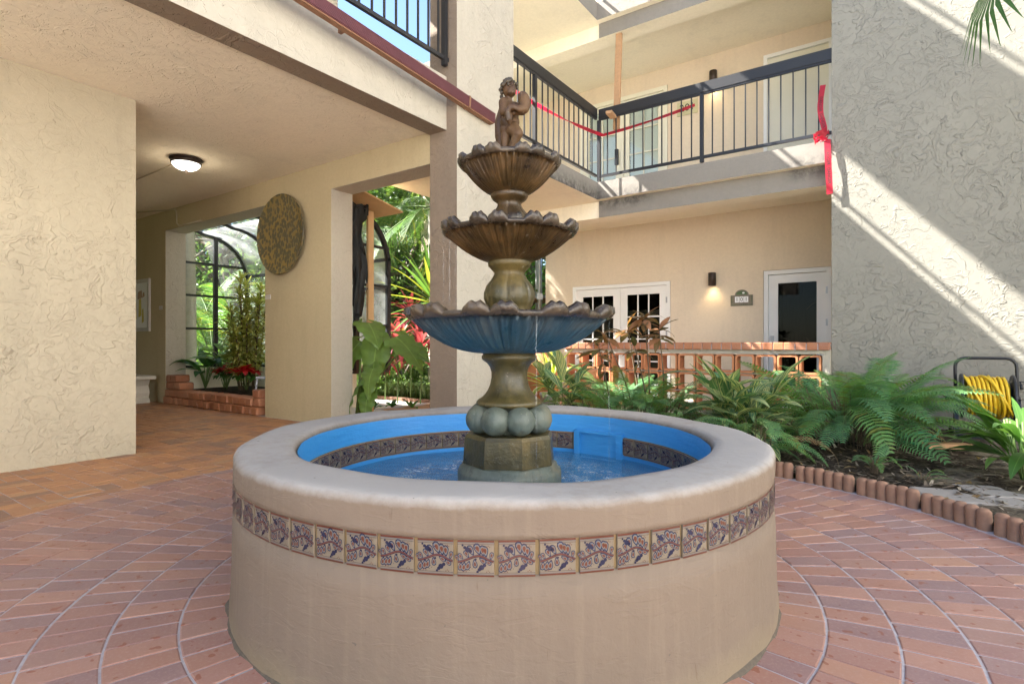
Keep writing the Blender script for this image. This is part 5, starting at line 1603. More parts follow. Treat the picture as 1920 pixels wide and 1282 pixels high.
# terracotta pots behind it
def urn(px, d, r, h, lab):
    p = at_d(px, 700, d); e = empty('terracotta_pot', (p.x, p.y, 0), 0, lab, 'plant pot', 'terracotta pots by the passage')
    m = MB(); m.lathe([(0,0),(r*.6,0),(r*.75,h*.1),(r*.98,h*.4),(r,h*.6),(r*.9,h*.82),(r*.78,h*.9),(r*.86,h*.95),(r*.9,h),(r*.78,h),(r*.7,h*.9),(r*.6,h*.85),(0,h*.85)], 40); m.build('urn', M['terra'], e)
    m = MB(); m.lathe([(r*.93,h*.80),(r*.97,h*.815),(r*.93,h*.83)], 40); m.build('raised_band', M['terra'], e)
urn(1003, 7.4, 0.25, 0.68, 'round terracotta pot behind the yellow dracaena')
urn(1024, 8.0, 0.20, 1.02, 'tall terracotta jar beyond the round terracotta pot')
urn(1100, 6.9, 0.15, 0.62, 'small terracotta pot beside the striped ginger')

# croton with bare stems
cr_me = [leaf_mesh('leaf', M['croton'], 1.0, w, d, 0.2, 7, 0.5, 0.9, 0.03) for w, d in ((0.30,0.6),(0.26,1.1),(0.34,0.3))]
def croton(pts_px, d, lab):
    b = at_d(pts_px[0][0], 770, d); e = empty('croton_plant', (b.x, b.y, 0.04), 0, lab, 'croton', 'bare-stemmed crotons')
    for (pxb, pxt, pyt, nl, bend) in pts_px:
        a = at_d(pxb, 770, d) - Vector((b.x, b.y, 0.04)); a.z = 0.0
        t_ = at_d(pxt, pyt, d + rnd.uniform(-.2,.2)) - Vector((b.x, b.y, 0.04))
        pts = [a.lerp(t_, i/10) + Vector((bend*sin(i/10*pi), bend*.4*sin(i/5*pi), 0)) for i in range(11)]
        MB().tube(pts, [0.011*(1-0.55*i/10) for i in range(11)], 6).build('stem', M['stem'], e)
        for k in range(nl):
            f = rnd.random(); p_ = t_ - Vector((0,0,0.10*f))
            link('leaf', rnd.choice(cr_me), e, p_, tilt_rot(k*2.4+rnd.uniform(-.3,.3), rnd.uniform(-0.5,1.0)*(1-f)-0.3*f, rnd.uniform(-.4,.4)), rnd.uniform(0.14,0.25))
        for k in range(3):
            p_ = pts[rnd.randrange(5,9)]
            link('leaf', rnd.choice(cr_me), e, p_, tilt_rot(rnd.uniform(0,6.3), rnd.uniform(-.8,.5)), rnd.uniform(0.12,0.18))
croton([(1215,1208,592,26,0.03),(1218,1176,610,14,-0.03),(1235,1236,618,16,0.05),(1210,1190,650,6,0.05)], 5.9, 'leggy croton with bronze leaf heads in front of the white french doors')
croton([(1190,1132,618,12,0.06),(1150,1122,648,10,0.02)], 5.7, 'leggy croton with rusty leaves beside the lowest fountain bowl')

# broad-leaved plant at the edge of the bed
p = at_z(1925, 905, 0.05)
e = empty('broad_leaf_plant', (p.x, p.y, 0.05), 0, 'glossy long-leaved plant over the pale stepping slabs near the hose reel', 'plant')
gl_me = [leaf_mesh('leaf', M['glossy'], 1.0, w, d, 0.3, 10, 0.5, 0.9, 0.015) for w, d in ((0.16,0.4),(0.19,0.8),(0.17,1.2),(0.14,0.6))]
for k in range(64):
    az = rnd.uniform(0, 2*pi); ph = rnd.uniform(-0.05, 1.25)
    hh = rnd.uniform(0.10, 0.32)
    pts = [(0.04*cos(az),0.04*sin(az),0), (0.06*cos(az),0.06*sin(az),hh*.6), (0.09*cos(az),0.09*sin(az),hh)]
    link('leaf', rnd.choice(gl_me), e, pts[-1], tilt_rot(az, ph, rnd.uniform(-.3,.3)), rnd.uniform(0.28,0.46))
m = MB()
for k in range(10):
    az = k*0.63; m.tube([(0.02*cos(az),0.02*sin(az),0),(0.07*cos(az),0.07*sin(az),0.2),(0.11*cos(az),0.11*sin(az),0.4)], 0.006, 5)
tag(m.build('stems', M['stem_g'], e), kind='stuff')

# breeze-block wall with brick coping
bw = empty('breeze_block_wall', (-2.35, 7.2, 0), 0, 'low garden wall of open terracotta blocks under a brick coping', 'garden wall')
m = MB(); bs, bt = 0.222, 0.022
o_ = []; i_ = []
def rr(h, r):
    return [(cx_*(h-r)+r*cos(a), cz_*(h-r)+r*sin(a)) for cx_, cz_, a0 in ((1,1,0),(-1,1,pi/2),(-1,-1,pi),(1,-1,3*pi/2)) for a in (a0, a0+pi/6, a0+pi/3, a0+pi/2)]
po = rr(bs/2, 0.035); pi_ = rr(bs/2-bt, 0.022); n = len(po)
v = [(x,-0.1,z) for x,z in po]+[(x,-0.1,z) for x,z in pi_]+[(x,0.1,z) for x,z in po]+[(x,0.1,z) for x,z in pi_]
f = []
for k in range(n):
    k2 = (k+1)%n
    f += [(k,k2,n+k2,n+k),(2*n+k2,2*n+k,3*n+k,3*n+k2),(k2,k,2*n+k,2*n+k2),(n+k,n+k2,3*n+k2,3*n+k)]
m.add(v, f); blk = m.mesh('breeze_block', M['terra'])
x0, x1 = -4.05+2.35, XE+2.35
nb = int((x1-x0-0.02)/0.234)
for row in range(3):
    for k in range(nb):
        x = x1-0.20-k*0.234
        link('breeze_block', blk, bw, (x, rnd.uniform(-.004,.004), 0.70-row*0.238), (0, rnd.choice((0,pi/2)), 0))
m = MB()
m.box(x0,-0.085,0.822,x1-0.003,0.085,0.868)
for row in range(3): m.box(x0,-0.08,0.575-row*0.238,x1-0.003,0.08,0.587-row*0.238)
m.box(x0,-0.08,-0.05,x1-0.003,0.08,0.105)
m.box(x1-0.078,-0.08,0.105,x1-0.003,0.08,0.822)
m.build('bond_beam', M['white'], bw)
cb = [MB().cbox(-0.0535,-0.13,0,0.0535,0.13,0.088,0.006,jit=0.0015).mesh('coping_brick', M['brick']) for _ in range(3)]
k = 0; x = x1-0.06
while x > x0+0.05:
    link('coping_brick', cb[k%3], bw, (x, rnd.uniform(-.003,.003), 0.869), (0,0,rnd.uniform(-.01,.01))); x -= 0.1165; k += 1
m = MB(); m.box(x0+0.01,-0.12,0.8685,x1-0.006,0.12,0.94); m.build('coping_mortar', M['grout'], bw)

# hose reel
p = at_d(1850, 760, 5.2)
hr_ = empty('hose_reel', (p.x, p.y, 0.045), YAW-0.62, 'black hose reel cart wound with yellow hose against the stair wall', 'hose reel')
w = 0.225
def arch(h0, h1, y0_, y1_):
    pts = [(-w,y0_,h0),(-w,y1_,h1-0.09)]
    pts += [(-w+0.08*(1-cos(a)), y1_, h1-0.08+0.08*sin(a)) for a in (pi/8, pi/4, 3*pi/8, pi/2)]
    pts += [(w-0.08*(1-cos(a)), y1_, h1-0.08+0.08*sin(a)) for a in (pi/2, 3*pi/8, pi/4, pi/8)]
    pts += [(w,y1_,h1-0.09),(w,y0_,h0)]
    return pts
m = MB(); m.tube(arch(0.1, 0.76, 0.05, 0.12), 0.014, 10); m.build('handle', M['black'], hr_)
m = MB()
for sx_ in (-1, 1): m.beam((sx_*w,-0.16,0.04),(sx_*w,0.06,0.40),0.03,0.045); m.beam((sx_*w,0.14,0.12),(sx_*w,0.02,0.40),0.03,0.04)
m.beam((-w,-0.16,0.04),(w,-0.16,0.04),0.03,0.03); m.beam((-w,0.14,0.1),(w,0.14,0.1),0.03,0.03); m.build('frame', M['plastic'], hr_)
for sx_ in (-1, 1):
    m = MB(); m.lathe([(0.02,-0.012),(0.205,-0.012),(0.213,-0.004),(0.213,0.004),(0.205,0.012),(0.02,0.012)], 36, smooth=False)
    o = m.build('flange', M['plastic'], hr_, (sx_*0.185, 0, 0.40)); o.rotation_euler = (0, pi/2, 0)
    m = MB(); m.lathe([(0.0,-0.02),(0.07,-0.02),(0.085,-0.012),(0.085,0.012),(0.07,0.02),(0,0.02)], 24)
    o = m.build('wheel', M['plastic'], hr_, (sx_*(w+0.03), 0.14, 0.085)); o.rotation_euler = (0, pi/2, 0)
m = MB(); m.lathe([(0.0,-0.18),(0.09,-0.18),(0.09,0.18),(0,0.18)], 24); o = m.build('drum', M['plastic'], hr_, (0,0,0.40)); o.rotation_euler = (0, pi/2, 0)
m = MB(); m.box(-w-0.075,-0.06,0.33,-w-0.02,0.05,0.43); m.build('swivel_box', M['plastic'], hr_)
m = MB()
pts = []
for layer, (rr_, n_) in enumerate(((0.125,11),(0.152,10),(0.178,9))):
    for i in range(n_*14):
        a = 2*pi*i/14; t = i/(n_*14)
        xx = (-0.155+0.31*t)*(1 if layer%2==0 else -1)*(0.93 if layer else 1) + 0.012*sin(a*1.0+layer*2)
        rj = rr_ + 0.008*sin(i*0.37+layer)
        pts.append((xx, rj*cos(a), 0.40+rj*sin(a)))
m.tube(pts, 0.0135, 6); m.build('hose', M['hose_y'], hr_)
m = MB()
for (ra, x_) in ((0.192, -0.08), (0.193, 0.02), (0.192, 0.10)):
    m.tube([(x_+0.09*sin(a+ra*900), ra*cos(a), 0.40+ra*sin(a)) for a in [2*pi*k/32 for k in range(33)]], 0.013, 6)
m.build('loose_turns', M['hose_y'], hr_)
# green hose lying on the ground
g0 = at_z(1700, 822, 0.07)
m = MB(); pts = []
for (px, py) in ((1640,828),(1672,818),(1700,814),(1725,818),(1738,826),(1720,831),(1690,826),(1700,816),(1735,812),(1752,818),(1762,806)):
    q = at_z(px, py, 0.075); pts.append(q)
sm = [poly_path(pts)(i/70) for i in range(71)]
m.tube(sm, 0.011, 8); tag(m.build('garden_hose', M['hose_g']), 'loose green garden hose lying on the soil by the hose reel', 'garden hose')
q0 = at_z(1735, 838, 0.07); q1 = at_z(1815, 838, 0.07)
m = MB(); m.beam((q0.x,q0.y,0.085),(q1.x,q1.y,0.08),0.09,0.04); tag(m.build('old_board', M['wood']), 'weathered board lying on the mulch below the hose reel', 'board')
p = at_Y(1912, 721, 7.25)
sp = empty('wall_tap', (p.x, 7.25, p.z), 0, 'small black pipe tap sticking out of the stair wall by the hose reel', 'tap')
m = MB(); m.tube([(0,-0.001,0),(0,-0.07,0),(0.0,-0.09,-0.01),(0,-0.10,-0.04)], 0.013, 8); m.build('spout', M['black'], sp)
m = MB(); m.tube([(-0.03,-0.05,0.03),(0.03,-0.05,0.03)], 0.006, 6); m.tube([(0,-0.05,0),(0,-0.05,0.03)], 0.006, 6); m.build('handle', M['black'], sp)

# hanging fan palm leaf at the upper right, on a palm growing by the stair wall
fp = empty('fan_palm', (1.72, 6.3, 0.0), 0, 'dark fan palm whose leaf hangs in front of the sunlit stair wall top', 'palm')
pc_ = Vector((1.72, 6.3, 0)); 
m = MB(); m.tube([(0,0,-0.05),(0.02,0,1.5),(0.0,0.0,3.0),(0.0,0.0,4.3)], [0.10,0.085,0.08,0.09], 12); m.build('trunk', M['palmbark'], fp)
fan_me = None
def fan_mesh(rad=0.62, n=26, hang=0.9):
    m = MB()
    for k in range(n):
        a = -R(125) + R(250)*k/(n-1)
        dx, dy = sin(a), cos(a)
        pw = 0.022
        px_, py_ = -dy*pw, dx*pw
        l = rad*(0.8+0.2*cos(a*0.7))*rnd.uniform(0.92,1.03)
        q = lambda t, s_: (dx*l*t + px_*s_*(1-abs(t-0.45)*0.9), dy*l*t - (-1)*0 + py_*s_*(1-abs(t-0.45)*0.9)*1.0, -hang*l*0.35*t**2.2)
        vv = [q(0.05,-.3), q(0.05,.3), q(0.5,1), q(0.95,.25), q(1.0,0), q(0.95,-.25), q(0.5,-1)]
        m.add(vv, [(0,1,2,6),(6,2,3,5),(5,3,4)], 0, [(0,0),(1,0),(1,.5),(.6,1),(.5,1),(.4,1),(0,.5)])
    return m.mesh('fan_leaf', M['fanpalm'])
fan_me = fan_mesh()
tip = at_d(1868, -40, 4.35) - pc_
for k, (dirv_, L_, pitch) in enumerate([(tip, None, None)] + [(Vector((cos(a), sin(a), 0)), 0.8, ph) for a, ph in ((0.3,0.4),(1.2,0.7),(-0.6,0.2),(2.0,0.9),(-1.3,0.5),(0.8,1.1),(5.4,0.9))]):
    if L_ is None: end = tip
    else: end = Vector((dirv_.x*L_*cos(pitch), dirv_.y*L_*cos(pitch), 4.35+L_*sin(pitch)))
    st_ = Vector((0,0,4.25))
    m = MB(); pts = [st_.lerp(end, t) + Vector((0,0,0.18*sin(t*pi))) for t in [i/8 for i in range(9)]]
    m.tube(pts, [0.018*(1-0.5*i/8) for i in range(9)], 6); m.build('leaf_stalk', M['stem_g'], fp)
    h = end - st_; az = math.atan2(h.y, h.x)
    link('fan_leaf', fan_me, fp, end, tilt_rot(az, -1.15 if L_ is None else pitch-0.7), 1.0)

# ------------------------------------------------------------------ solarium beyond the first opening
XS0, XS1 = -9.62, -5.95
YS0, YS1 = YA+0.30, 5.42
ZB, ZT, RC = 0.56, 2.88, 0.75
sol = empty('glazed_garden_room', (-8, 4.9, 0), 0, 'black-framed glazed lean-to with a curved eave outside the arcade wall', 'sunroom')
def profile(n=10):
    pts = [(YS1, ZB), (YS1, ZT-RC-0.02)]
    for k in range(1, n+1):
        a = pi/2*k/n
        pts.append((YS1-RC+RC*cos(a), ZT-0.10-RC+RC*sin(a)))
    pts.append((YS0+0.02, ZT))
    return pts
prf = profile()
nb_ = 4
for i in range(nb_+1):
    x = XS0 + (XS1-XS0)*i/nb_
    m = MB()
    for (a, b) in zip(prf[:-1], prf[1:]):
        m.beam((x,a[0],a[1]),(x,b[0]+(b[0]-a[0])*0.02,b[1]+(b[1]-a[1])*0.02),0.06,0.05,up=Vector((1,0,0)))
    m.build('arched_rib', M['black'], sol)
m = MB()
for (yy, zz) in ((YS1,ZB),(YS1,1.19),(YS1,1.74),(YS1,2.13)): m.beam((XS0,yy,zz),(XS1,yy,zz),0.045,0.045)
m.build('cross_bars', M['black'], sol)
for xe in (XS0, XS1):
    m = MB()
    m.beam((xe,4.86,ZB-0.02),(xe,4.86,ZT-0.05),0.06,0.06,up=Vector((1,0,0)))
    for zz in (ZB, 1.19, 1.74, 2.28): m.beam((xe,YS0,zz),(xe,YS1,zz),0.04,0.035)
    m.build('end_bars', M['black'], sol)
    g = MB(); pp = [(y,z) for y,z in prf] + [(YS0+0.02, ZB)]
    g.add([(xe-0.004,y,z) for y,z in pp], [list(range(len(pp)))]); g.build('pane', M['glass_veil'], sol)
for i in range(nb_):
    xa, xb = XS0+(XS1-XS0)*i/nb_+0.03, XS0+(XS1-XS0)*(i+1)/nb_-0.03
    g = MB(); v = []
    for (y, z) in prf: v += [(xa,y,z),(xb,y,z)]
    g.add(v, [(2*k,2*k+1,2*k+3,2*k+2) for k in range(len(prf)-1)], smooth=True); g.build('pane', M['glass_roof'], sol)
m = MB(); m.box(XS0-0.05,YS1-0.06,-0.08,-6.7,YS1+0.06,ZB-0.025); m.box(XS0-0.06,YS0,-0.08,XS0+0.06,YS1-0.061,ZB-0.025); m.build('sill_wall', M['soffit'], sol)
m = MB(); m.box(XS0,YS0,-0.08,XS1,YS1-0.06,0.0); m.build('floor_slab', M['concrete'], sol)
inv(sol)
# spot lamp at the corner of the opening
p = at_d(320, 437, 9.4)
e = empty('spot_lamp', tuple(p), 0, 'black ring spot lamp at the upper corner of the planter opening', 'spot lamp')
m = MB(); m.lathe([(0.10,-0.05),(0.135,-0.05),(0.14,0.0),(0.125,0.05),(0.10,0.05),(0.095,0.0)], 28, closed=True); o = m.build('ring', M['black'], e); o.rotation_euler = (R(70),0,R(-25))
m = MB(); m.lathe([(0,0.0),(0.097,0.0)], 24); o = m.build('lens', M['paper'], e); o.rotation_euler = (R(70),0,R(-25))
m = MB(); m.tube([(0.1,0,0.05),(0.25,-0.05,0.12)], 0.012, 6); m.build('arm', M['black'], e)
# patio chair
p = at_d(521, 730, 8.35)
ce = empty('patio_chair', (p.x, p.y, 0), R(20), 'white and blue metal patio chair behind the planter beside the pier', 'chair')
MB().cbox(-0.22,-0.22,0.42,0.22,0.22,0.45,0.008).build('seat', M['chair'], ce)
MB().cbox(-0.22,0.2,0.5,0.22,0.23,0.92,0.01).build('backrest', M['chair'], ce)
for sx_ in (-1,1):
    for sy_ in (-1,1):
        m = MB(); m.tube([(sx_*.2,sy_*.2,0.42),(sx_*.23,sy_*.24,0)], 0.014, 6); m.build('leg', M['chair'], ce)
# peace lily, poinsettias, striped dracaena
li_me = [leaf_mesh('leaf', M['lily'], 1.0, w, d, 0.3, 8, 0.42, 1.0, 0.02) for w, d in ((0.34,0.8),(0.38,1.2),(0.32,0.4))]
def rosette(name, px, d, z0, n, lmin, lmax, meshes, lab, cat, group=None, stalk=0.3, pmin=0.2, pmax=1.2, smat='stem_g'):
    p = at_d(px, 700, d); e = empty(name, (p.x, p.y, z0), 0, lab, cat, group)
    for k in range(n):
        az = k*2.4+rnd.uniform(-.3,.3); ph = rnd.uniform(pmin, pmax); h = stalk*rnd.uniform(.6,1.1)
        end = Vector((h*.45*cos(az)*cos(ph), h*.45*sin(az)*cos(ph), h))
        MB().tube([(0,0,0), end*0.5+Vector((0,0,h*.1)), end], 0.006, 5).build('leaf_stalk', M[smat], e)
        link('leaf', rnd.choice(meshes), e, end, tilt_rot(az, ph*0.8-0.1, rnd.uniform(-.3,.3)), rnd.uniform(lmin,lmax))
    return e
rosette('peace_lily', 385, 9.0, 0.2, 16, 0.36, 0.52, li_me, 'dark green peace lily in the planter beside the red poinsettia', 'plant', 'leafy plants in the brick planter', 0.42)
rosette('peace_lily', 425, 9.0, 0.2, 14, 0.32, 0.48, [leaf_mesh('leaf', M['bright'], 1.0, 0.36, 0.9, 0.3, 8, 0.42)], 'sunlit bright green leafy plant behind the poinsettias in the planter', 'plant', 'leafy plants in the brick planter', 0.55)
po_me = [leaf_mesh('bract', M['poin'], 1.0, 0.42, d, 0.2, 6, 0.45) for d in (0.5, 1.0)]
pl_me = [leaf_mesh('leaf', M['lily'], 1.0, 0.45, 0.9, 0.2, 6, 0.45)]
def poinsettia(px, d, n, lab, z=0.24):
    p = at_d(px, 700, d); e = empty('poinsettia', (p.x, p.y, z), 0, lab, 'poinsettia', 'red poinsettias in the brick planter')
    for k in range(n):
        a = k*2.4; r = 0.055*math.sqrt(k)
        c = Vector((r*cos(a), r*sin(a), 0.28 + rnd.uniform(-.04,.10) - r*0.2))
        MB().tube([(0,0,0), c*0.6, c], 0.005, 5).build('stem', M['stem_g'], e)
        for j in range(8): link('bract', rnd.choice(po_me), e, c, tilt_rot(j*0.785+a, rnd.uniform(0,.6)), rnd.uniform(.12,.18))
        for j in range(4): link('leaf', pl_me[0], e, c-Vector((0,0,0.05)), tilt_rot(j*1.57+a+.4, rnd.uniform(-.6,0)), rnd.uniform(.10,.15))
poinsettia(420, 8.75, 7, 'dark red poinsettia beside the peace lily stalks in the planter')
poinsettia(462, 8.35, 8, 'bright red poinsettia catching sun at the pier end of the planter')
so_me = [leaf_mesh('leaf', M['song'], 1.0, 0.17, d, 0.25, 4, 0.4) for d in (0.4, 0.9)]
p = at_d(464, 700, 8.85)
e = empty('striped_dracaena', (p.x, p.y, 0.0), 0, 'tall bushy yellow-striped dracaena filling the pier side of the glazed room', 'dracaena')
for c in range(13):
    a = c*2.4; r = 0.10*math.sqrt(c)*0.9; H = rnd.uniform(1.1, 2.0) - r*0.5
    pts = [(r*cos(a)*(0.4+0.6*t), r*sin(a)*(0.4+0.6*t), 0.1+H*t) for t in [i/6 for i in range(7)]]
    MB().tube(pts, 0.012, 5).build('cane', M['stem'], e)
    lm = MB()
    for k in range(150):
        t = 0.28+0.72*k/150; i = min(int(t*6),5); q = Vector(pts[i]).lerp(Vector(pts[i+1]), t*6-i)
        Mx = Matrix.Translation(q) @ tilt_rot(k*2.4, rnd.uniform(-.2,.7)+0.4*(t>.93), 0).to_matrix().to_4x4() @ Matrix.Scale(rnd.uniform(.17,.28), 4)
        src = so_me[k%2]
        lm.add([Mx @ v_.co for v_ in src.vertices], [list(p_.vertices) for p_ in src.polygons], 0, [(0.5*(v_i%3), (v_i//3)/4) for v_i in range(len(src.vertices))])
    tag(lm.build('foliage', M['song'], e), kind='stuff')
# ------------------------------------------------------------------ garden beyond the openings
def tuft_crown(m, c, R_, n, size, squash=0.8, rim=0.5, clumps=None):
    """leaf-sized faces gathered in clumps through the crown"""
    c = Vector(c); clumps = clumps or max(6, n//60)
    cl = []
    for _ in range(clumps):
        d = Vector((rnd.gauss(0,1), rnd.gauss(0,1), rnd.gauss(0,1))).normalized()
        cl.append((c + Vector((d.x*R_, d.y*R_, d.z*R_*squash))*rnd.uniform(rim, 1.0)**0.7, R_*rnd.uniform(0.14, 0.32)))
    for i in range(n):
        q, rr_ = cl[i % clumps]
        d = Vector((rnd.gauss(0,1), rnd.gauss(0,1), rnd.gauss(0,0.8)))*0.55
        p = q + d*rr_
        s_ = size*rnd.uniform(0.6, 1.3)
        u = Vector((rnd.gauss(0,1), rnd.gauss(0,1), rnd.gauss(0,1))).normalized(); w = u.orthogonal().normalized()
        w = Quaternion(u, rnd.uniform(0, 6.28)) @ w
        m.add([p-u*s_*.5, p+w*s_*.26, p+u*s_*.5, p-w*s_*.26], [(0,1,2,3)], 0, [(.5,0),(1,.5),(.5,1),(0,.5)])
    return cl
def tree(x, y, H, R_, lab, mat='oak', n=9000, size=0.16, trunk_r=0.22, group='trees in the garden', branches=9, z=-0.09, name='oak_tree', lean=(0,0)):
    e = empty(name, (x, y, z), 0, lab, 'tree', group)
    m = MB(); top = Vector((lean[0], lean[1], H*0.55))
    tp = [Vector((lean[0]*t*t + 0.15*sin(t*5), lean[1]*t*t+0.1*sin(t*4+1), H*0.55*t)) for t in [i/7 for i in range(8)]]
    m.tube(tp, [trunk_r*(1.25 if i == 0 else 1-0.55*i/7) for i in range(8)], 10); m.build('trunk', M['bark'], e)
    cr = MB(); cl = tuft_crown(cr, (lean[0], lean[1], H*0.62), R_, n, size)
    b = MB()
    for k, (q, rr_) in enumerate(cl[:branches*4]):
        s_ = tp[rnd.randrange(3, 8)]
        mid = s_.lerp(q, 0.5) + Vector((rnd.uniform(-.4,.4), rnd.uniform(-.4,.4), rnd.uniform(-.1,.5)))
        b.tube([s_, s_.lerp(mid,.5)+Vector((rnd.uniform(-.15,.15),rnd.uniform(-.15,.15),0)), mid, mid.lerp(q,.6)+Vector((rnd.uniform(-.2,.2),rnd.uniform(-.2,.2),rnd.uniform(-.1,.1))), q], [trunk_r*.36, trunk_r*.28, trunk_r*.2, trunk_r*.12, trunk_r*.05], 6)
    tag(b.build('limbs', M['bark'], e), kind='stuff')
    tag(cr.build('crown', M[mat], e), kind='stuff')
def gp(px, d): 
    a, b = ray(px); return a*d, b*d
x, y = gp(725, 15); tree(x, y, 6.2, 3.3, 'large oak with dark twisting limbs seen through the tall opening', n=16000, size=0.17, trunk_r=0.3, branches=12)
x, y = gp(690, 22); tree(x, y, 8.6, 4.0, 'taller oak standing behind the twisting oak beyond the plywood shelter', n=13000, size=0.24, trunk_r=0.3)
x, y = gp(850, 21); tree(x, y, 8.6, 4.2, 'oak standing further along behind the stucco column', n=11000, size=0.24, trunk_r=0.28)
x, y = gp(1000, 17); tree(x, y, 8, 3.6, 'bright leafy tree seen behind the scaffold past the back wall corner', 'bright', n=9000, size=0.22, name='leafy_tree')
x, y = gp(430, 21); tree(x, y, 9, 4.6, 'bright leafy tree filling the arched glazing', 'bright', n=5000, size=0.2, name='leafy_tree')
x, y = gp(340, 24); tree(x, y, 10, 5.0, 'leafy tree behind the ringed palm trunk', 'bright', n=5000, size=0.2, name='leafy_tree')
x, y = gp(560, 24); tree(x, y, 8.5, 4.2, 'leafy tree hidden behind the pier with the round disc', 'oak', n=6000, size=0.3, name='leafy_tree')
tree(-10.8, 6.7, 12.0, 1.2, 'slender tree by the garden path whose crown dapples the back wall', n=2600, size=0.15, trunk_r=0.07, branches=6)
# far thicket
hd = MB()
for i in range(26):
    px = 240 + i*32; d = 27 + 3*sin(i*2.1)
    x, y = gp(px, d)
    tuft_crown(hd, (x, y, 2.6+0.8*sin(i*1.3)), 2.6, 900, 0.38, 1.2, 0.2, 14)
tag(hd.build('thicket', M['oak']), 'dense green thicket closing off the far side of the garden', 'thicket', None, 'stuff')

palm_me = [frond_mesh('frond', M['palm'], 1.0, 34, 0.32, 0.015, d, 0.22, 0.010, 'stem_g', 1.4, 0.1, 0.9) for d in (0.8, 1.2, 1.7)]
def palm(x, y, H, nf, L, lab, group='palms in the garden', tr=0.10, ring=True, base=-0.09, pmin=-0.5):
    e = empty('palm_tree', (x, y, base), 0, lab, 'palm', group)
    m = MB(); n = max(4, int(H/0.09)) if ring else 6
    m.tube([(0.03*sin(i*0.1), 0, H*i/n) for i in range(n+1)], [tr*(1.0 + (0.07 if (i % 2) else 0.0))*(1.15-0.2*i/n) for i in range(n+1)], 12); m.build('trunk', M['palmbark'], e)
    for k in range(nf):
        link('frond', palm_me[k%3], e, (0,0,H), tilt_rot(k*2.4, rnd.uniform(pmin, 1.3), rnd.uniform(-.3,.3)), L*rnd.uniform(.8,1.1))
    return e
p = gp(354, 10.7); palm(p[0], p[1], 4.6, 14, 1.9, 'ringed pale palm trunk rising outside the arched glazing', tr=0.105)
for i, (px, d, H, nf, L, lab) in enumerate(((400, 12.5, 0.5, 26, 2.4, 'feathery clumping palm outside the arched glazing'), (450, 13.5, 0.8, 24, 2.5, 'feathery clumping palm behind the striped dracaena'),
        (372, 14.5, 1.3, 24, 2.4, 'tall feathery palm beyond the ringed trunk'), (815, 10.5, 3.6, 18, 1.9, 'yellow-green palm whose fronds hang beside the stucco column'), (668, 11.0, 3.2, 16, 1.6, 'palm with fronds drooping behind the plywood shelter'))):
    x, y = gp(px, d); palm(x, y, H, nf, L, lab, tr=0.07 if H < 2 else 0.12)
# spiky yucca and red cordylines
yu_me = [leaf_mesh('leaf', M['palm'], 1.0, 0.075, d, 0.35, 6, 0.35, 0.8) for d in (0.15, 0.4)]
def spiky(px, py, d, n, L, meshes, lab, cat, name, group=None, trunk=0.0, mat='stem'):
    p = at_d(px, py, d); e = empty(name, (p.x, p.y, -0.05), 0, lab, cat, group)
    MB().tube([(0,0,-0.03),(0.02,0,p.z*.5),(0,0,max(p.z+0.05, 0.1))], [0.012,0.011,0.010], 8).build('stem', M['stem_g' if mat == 'stem' else mat], e)
    for k in range(n):
        link('leaf', rnd.choice(meshes), e, (0,0,p.z+0.05-0.12*(1-k/n)), tilt_rot(k*2.4, -0.35+1.75*k/n+rnd.uniform(-.15,.15)), L*rnd.uniform(.8,1.1))
spiky(812, 560, 9.4, 46, 1.05, yu_me, 'spiky yucca with narrow upright leaves beside the stucco column', 'yucca', 'yucca_plant')
spiky(745, 655, 11.5, 34, 0.75, [leaf_mesh('leaf', M['palm'], 1.0, 0.09, 0.5, 0.3, 6, 0.35)], 'low spiky plant in front of the oak trunk', 'yucca', 'yucca_plant')
co_me = [leaf_mesh('leaf', M['redleaf'], 1.0, w, d, 0.3, 6, 0.42, 1.0) for w, d in ((0.12,0.7),(0.15,1.4),(0.13,1.0))]
for i, (px, py, d, lab) in enumerate(((770, 590, 9.6, 'tallest red cordyline above the fountain bowl rim'), (745, 640, 9.2, 'red cordyline behind the elephant ear leaves'), (788, 655, 9.0, 'pink-red cordyline beside the column over the pale grassy border'), (722, 665, 9.8, 'small red cordyline behind the elephant ear, nearest the plywood shelter'), (806, 625, 9.5, 'red cordyline half behind the column'))):
    spiky(px, py, d, 40, 0.5, co_me, lab, 'cordyline', 'cordyline_plant', 'red cordylines in the garden border')
# bushes behind the border
for i, (px, d, z, r_, mt, lab) in enumerate(((700, 10.6, 0.5, 0.8, 'bright', 'sunlit green shrub behind the elephant ear'), (760, 11.5, 0.6, 0.9, 'bright', 'sunlit green shrub behind the red cordylines'), (840, 10.8, 0.6, 0.9, 'oak', 'dark shrub behind the stucco column'),
        (1000, 12.5, 0.8, 1.1, 'bright', 'sunlit shrub behind the scaffold foot'), (385, 11.4, 0.35, 0.7, 'bright', 'sunlit shrub outside the glazed room sill'), (430, 11.2, 0.35, 0.75, 'bright', 'sunlit shrub below the feathery palms'), (350, 12.0, 0.5, 0.8, 'bright', 'sunlit shrub at the foot of the ringed palm'), (950, 12, 0.6, 1.0, 'oak', 'dark shrub between the scaffold and the column'))):
    x, y = gp(px, d); e = empty('shrub', (x, y, -0.09), 0, lab, 'shrub', 'shrubs in the garden')
    m = MB(); tuft_crown(m, (0,0,z), r_, 1800, 0.10, 0.85, 0.2, 26); tag(m.build('foliage', M[mt], e), kind='stuff')
    m = MB(); 
    for k in range(6): m.tube([(0,0,0),(0.3*cos(k),0.3*sin(k),z)], 0.015, 5)
    tag(m.build('branches', M['stem'], e), kind='stuff')
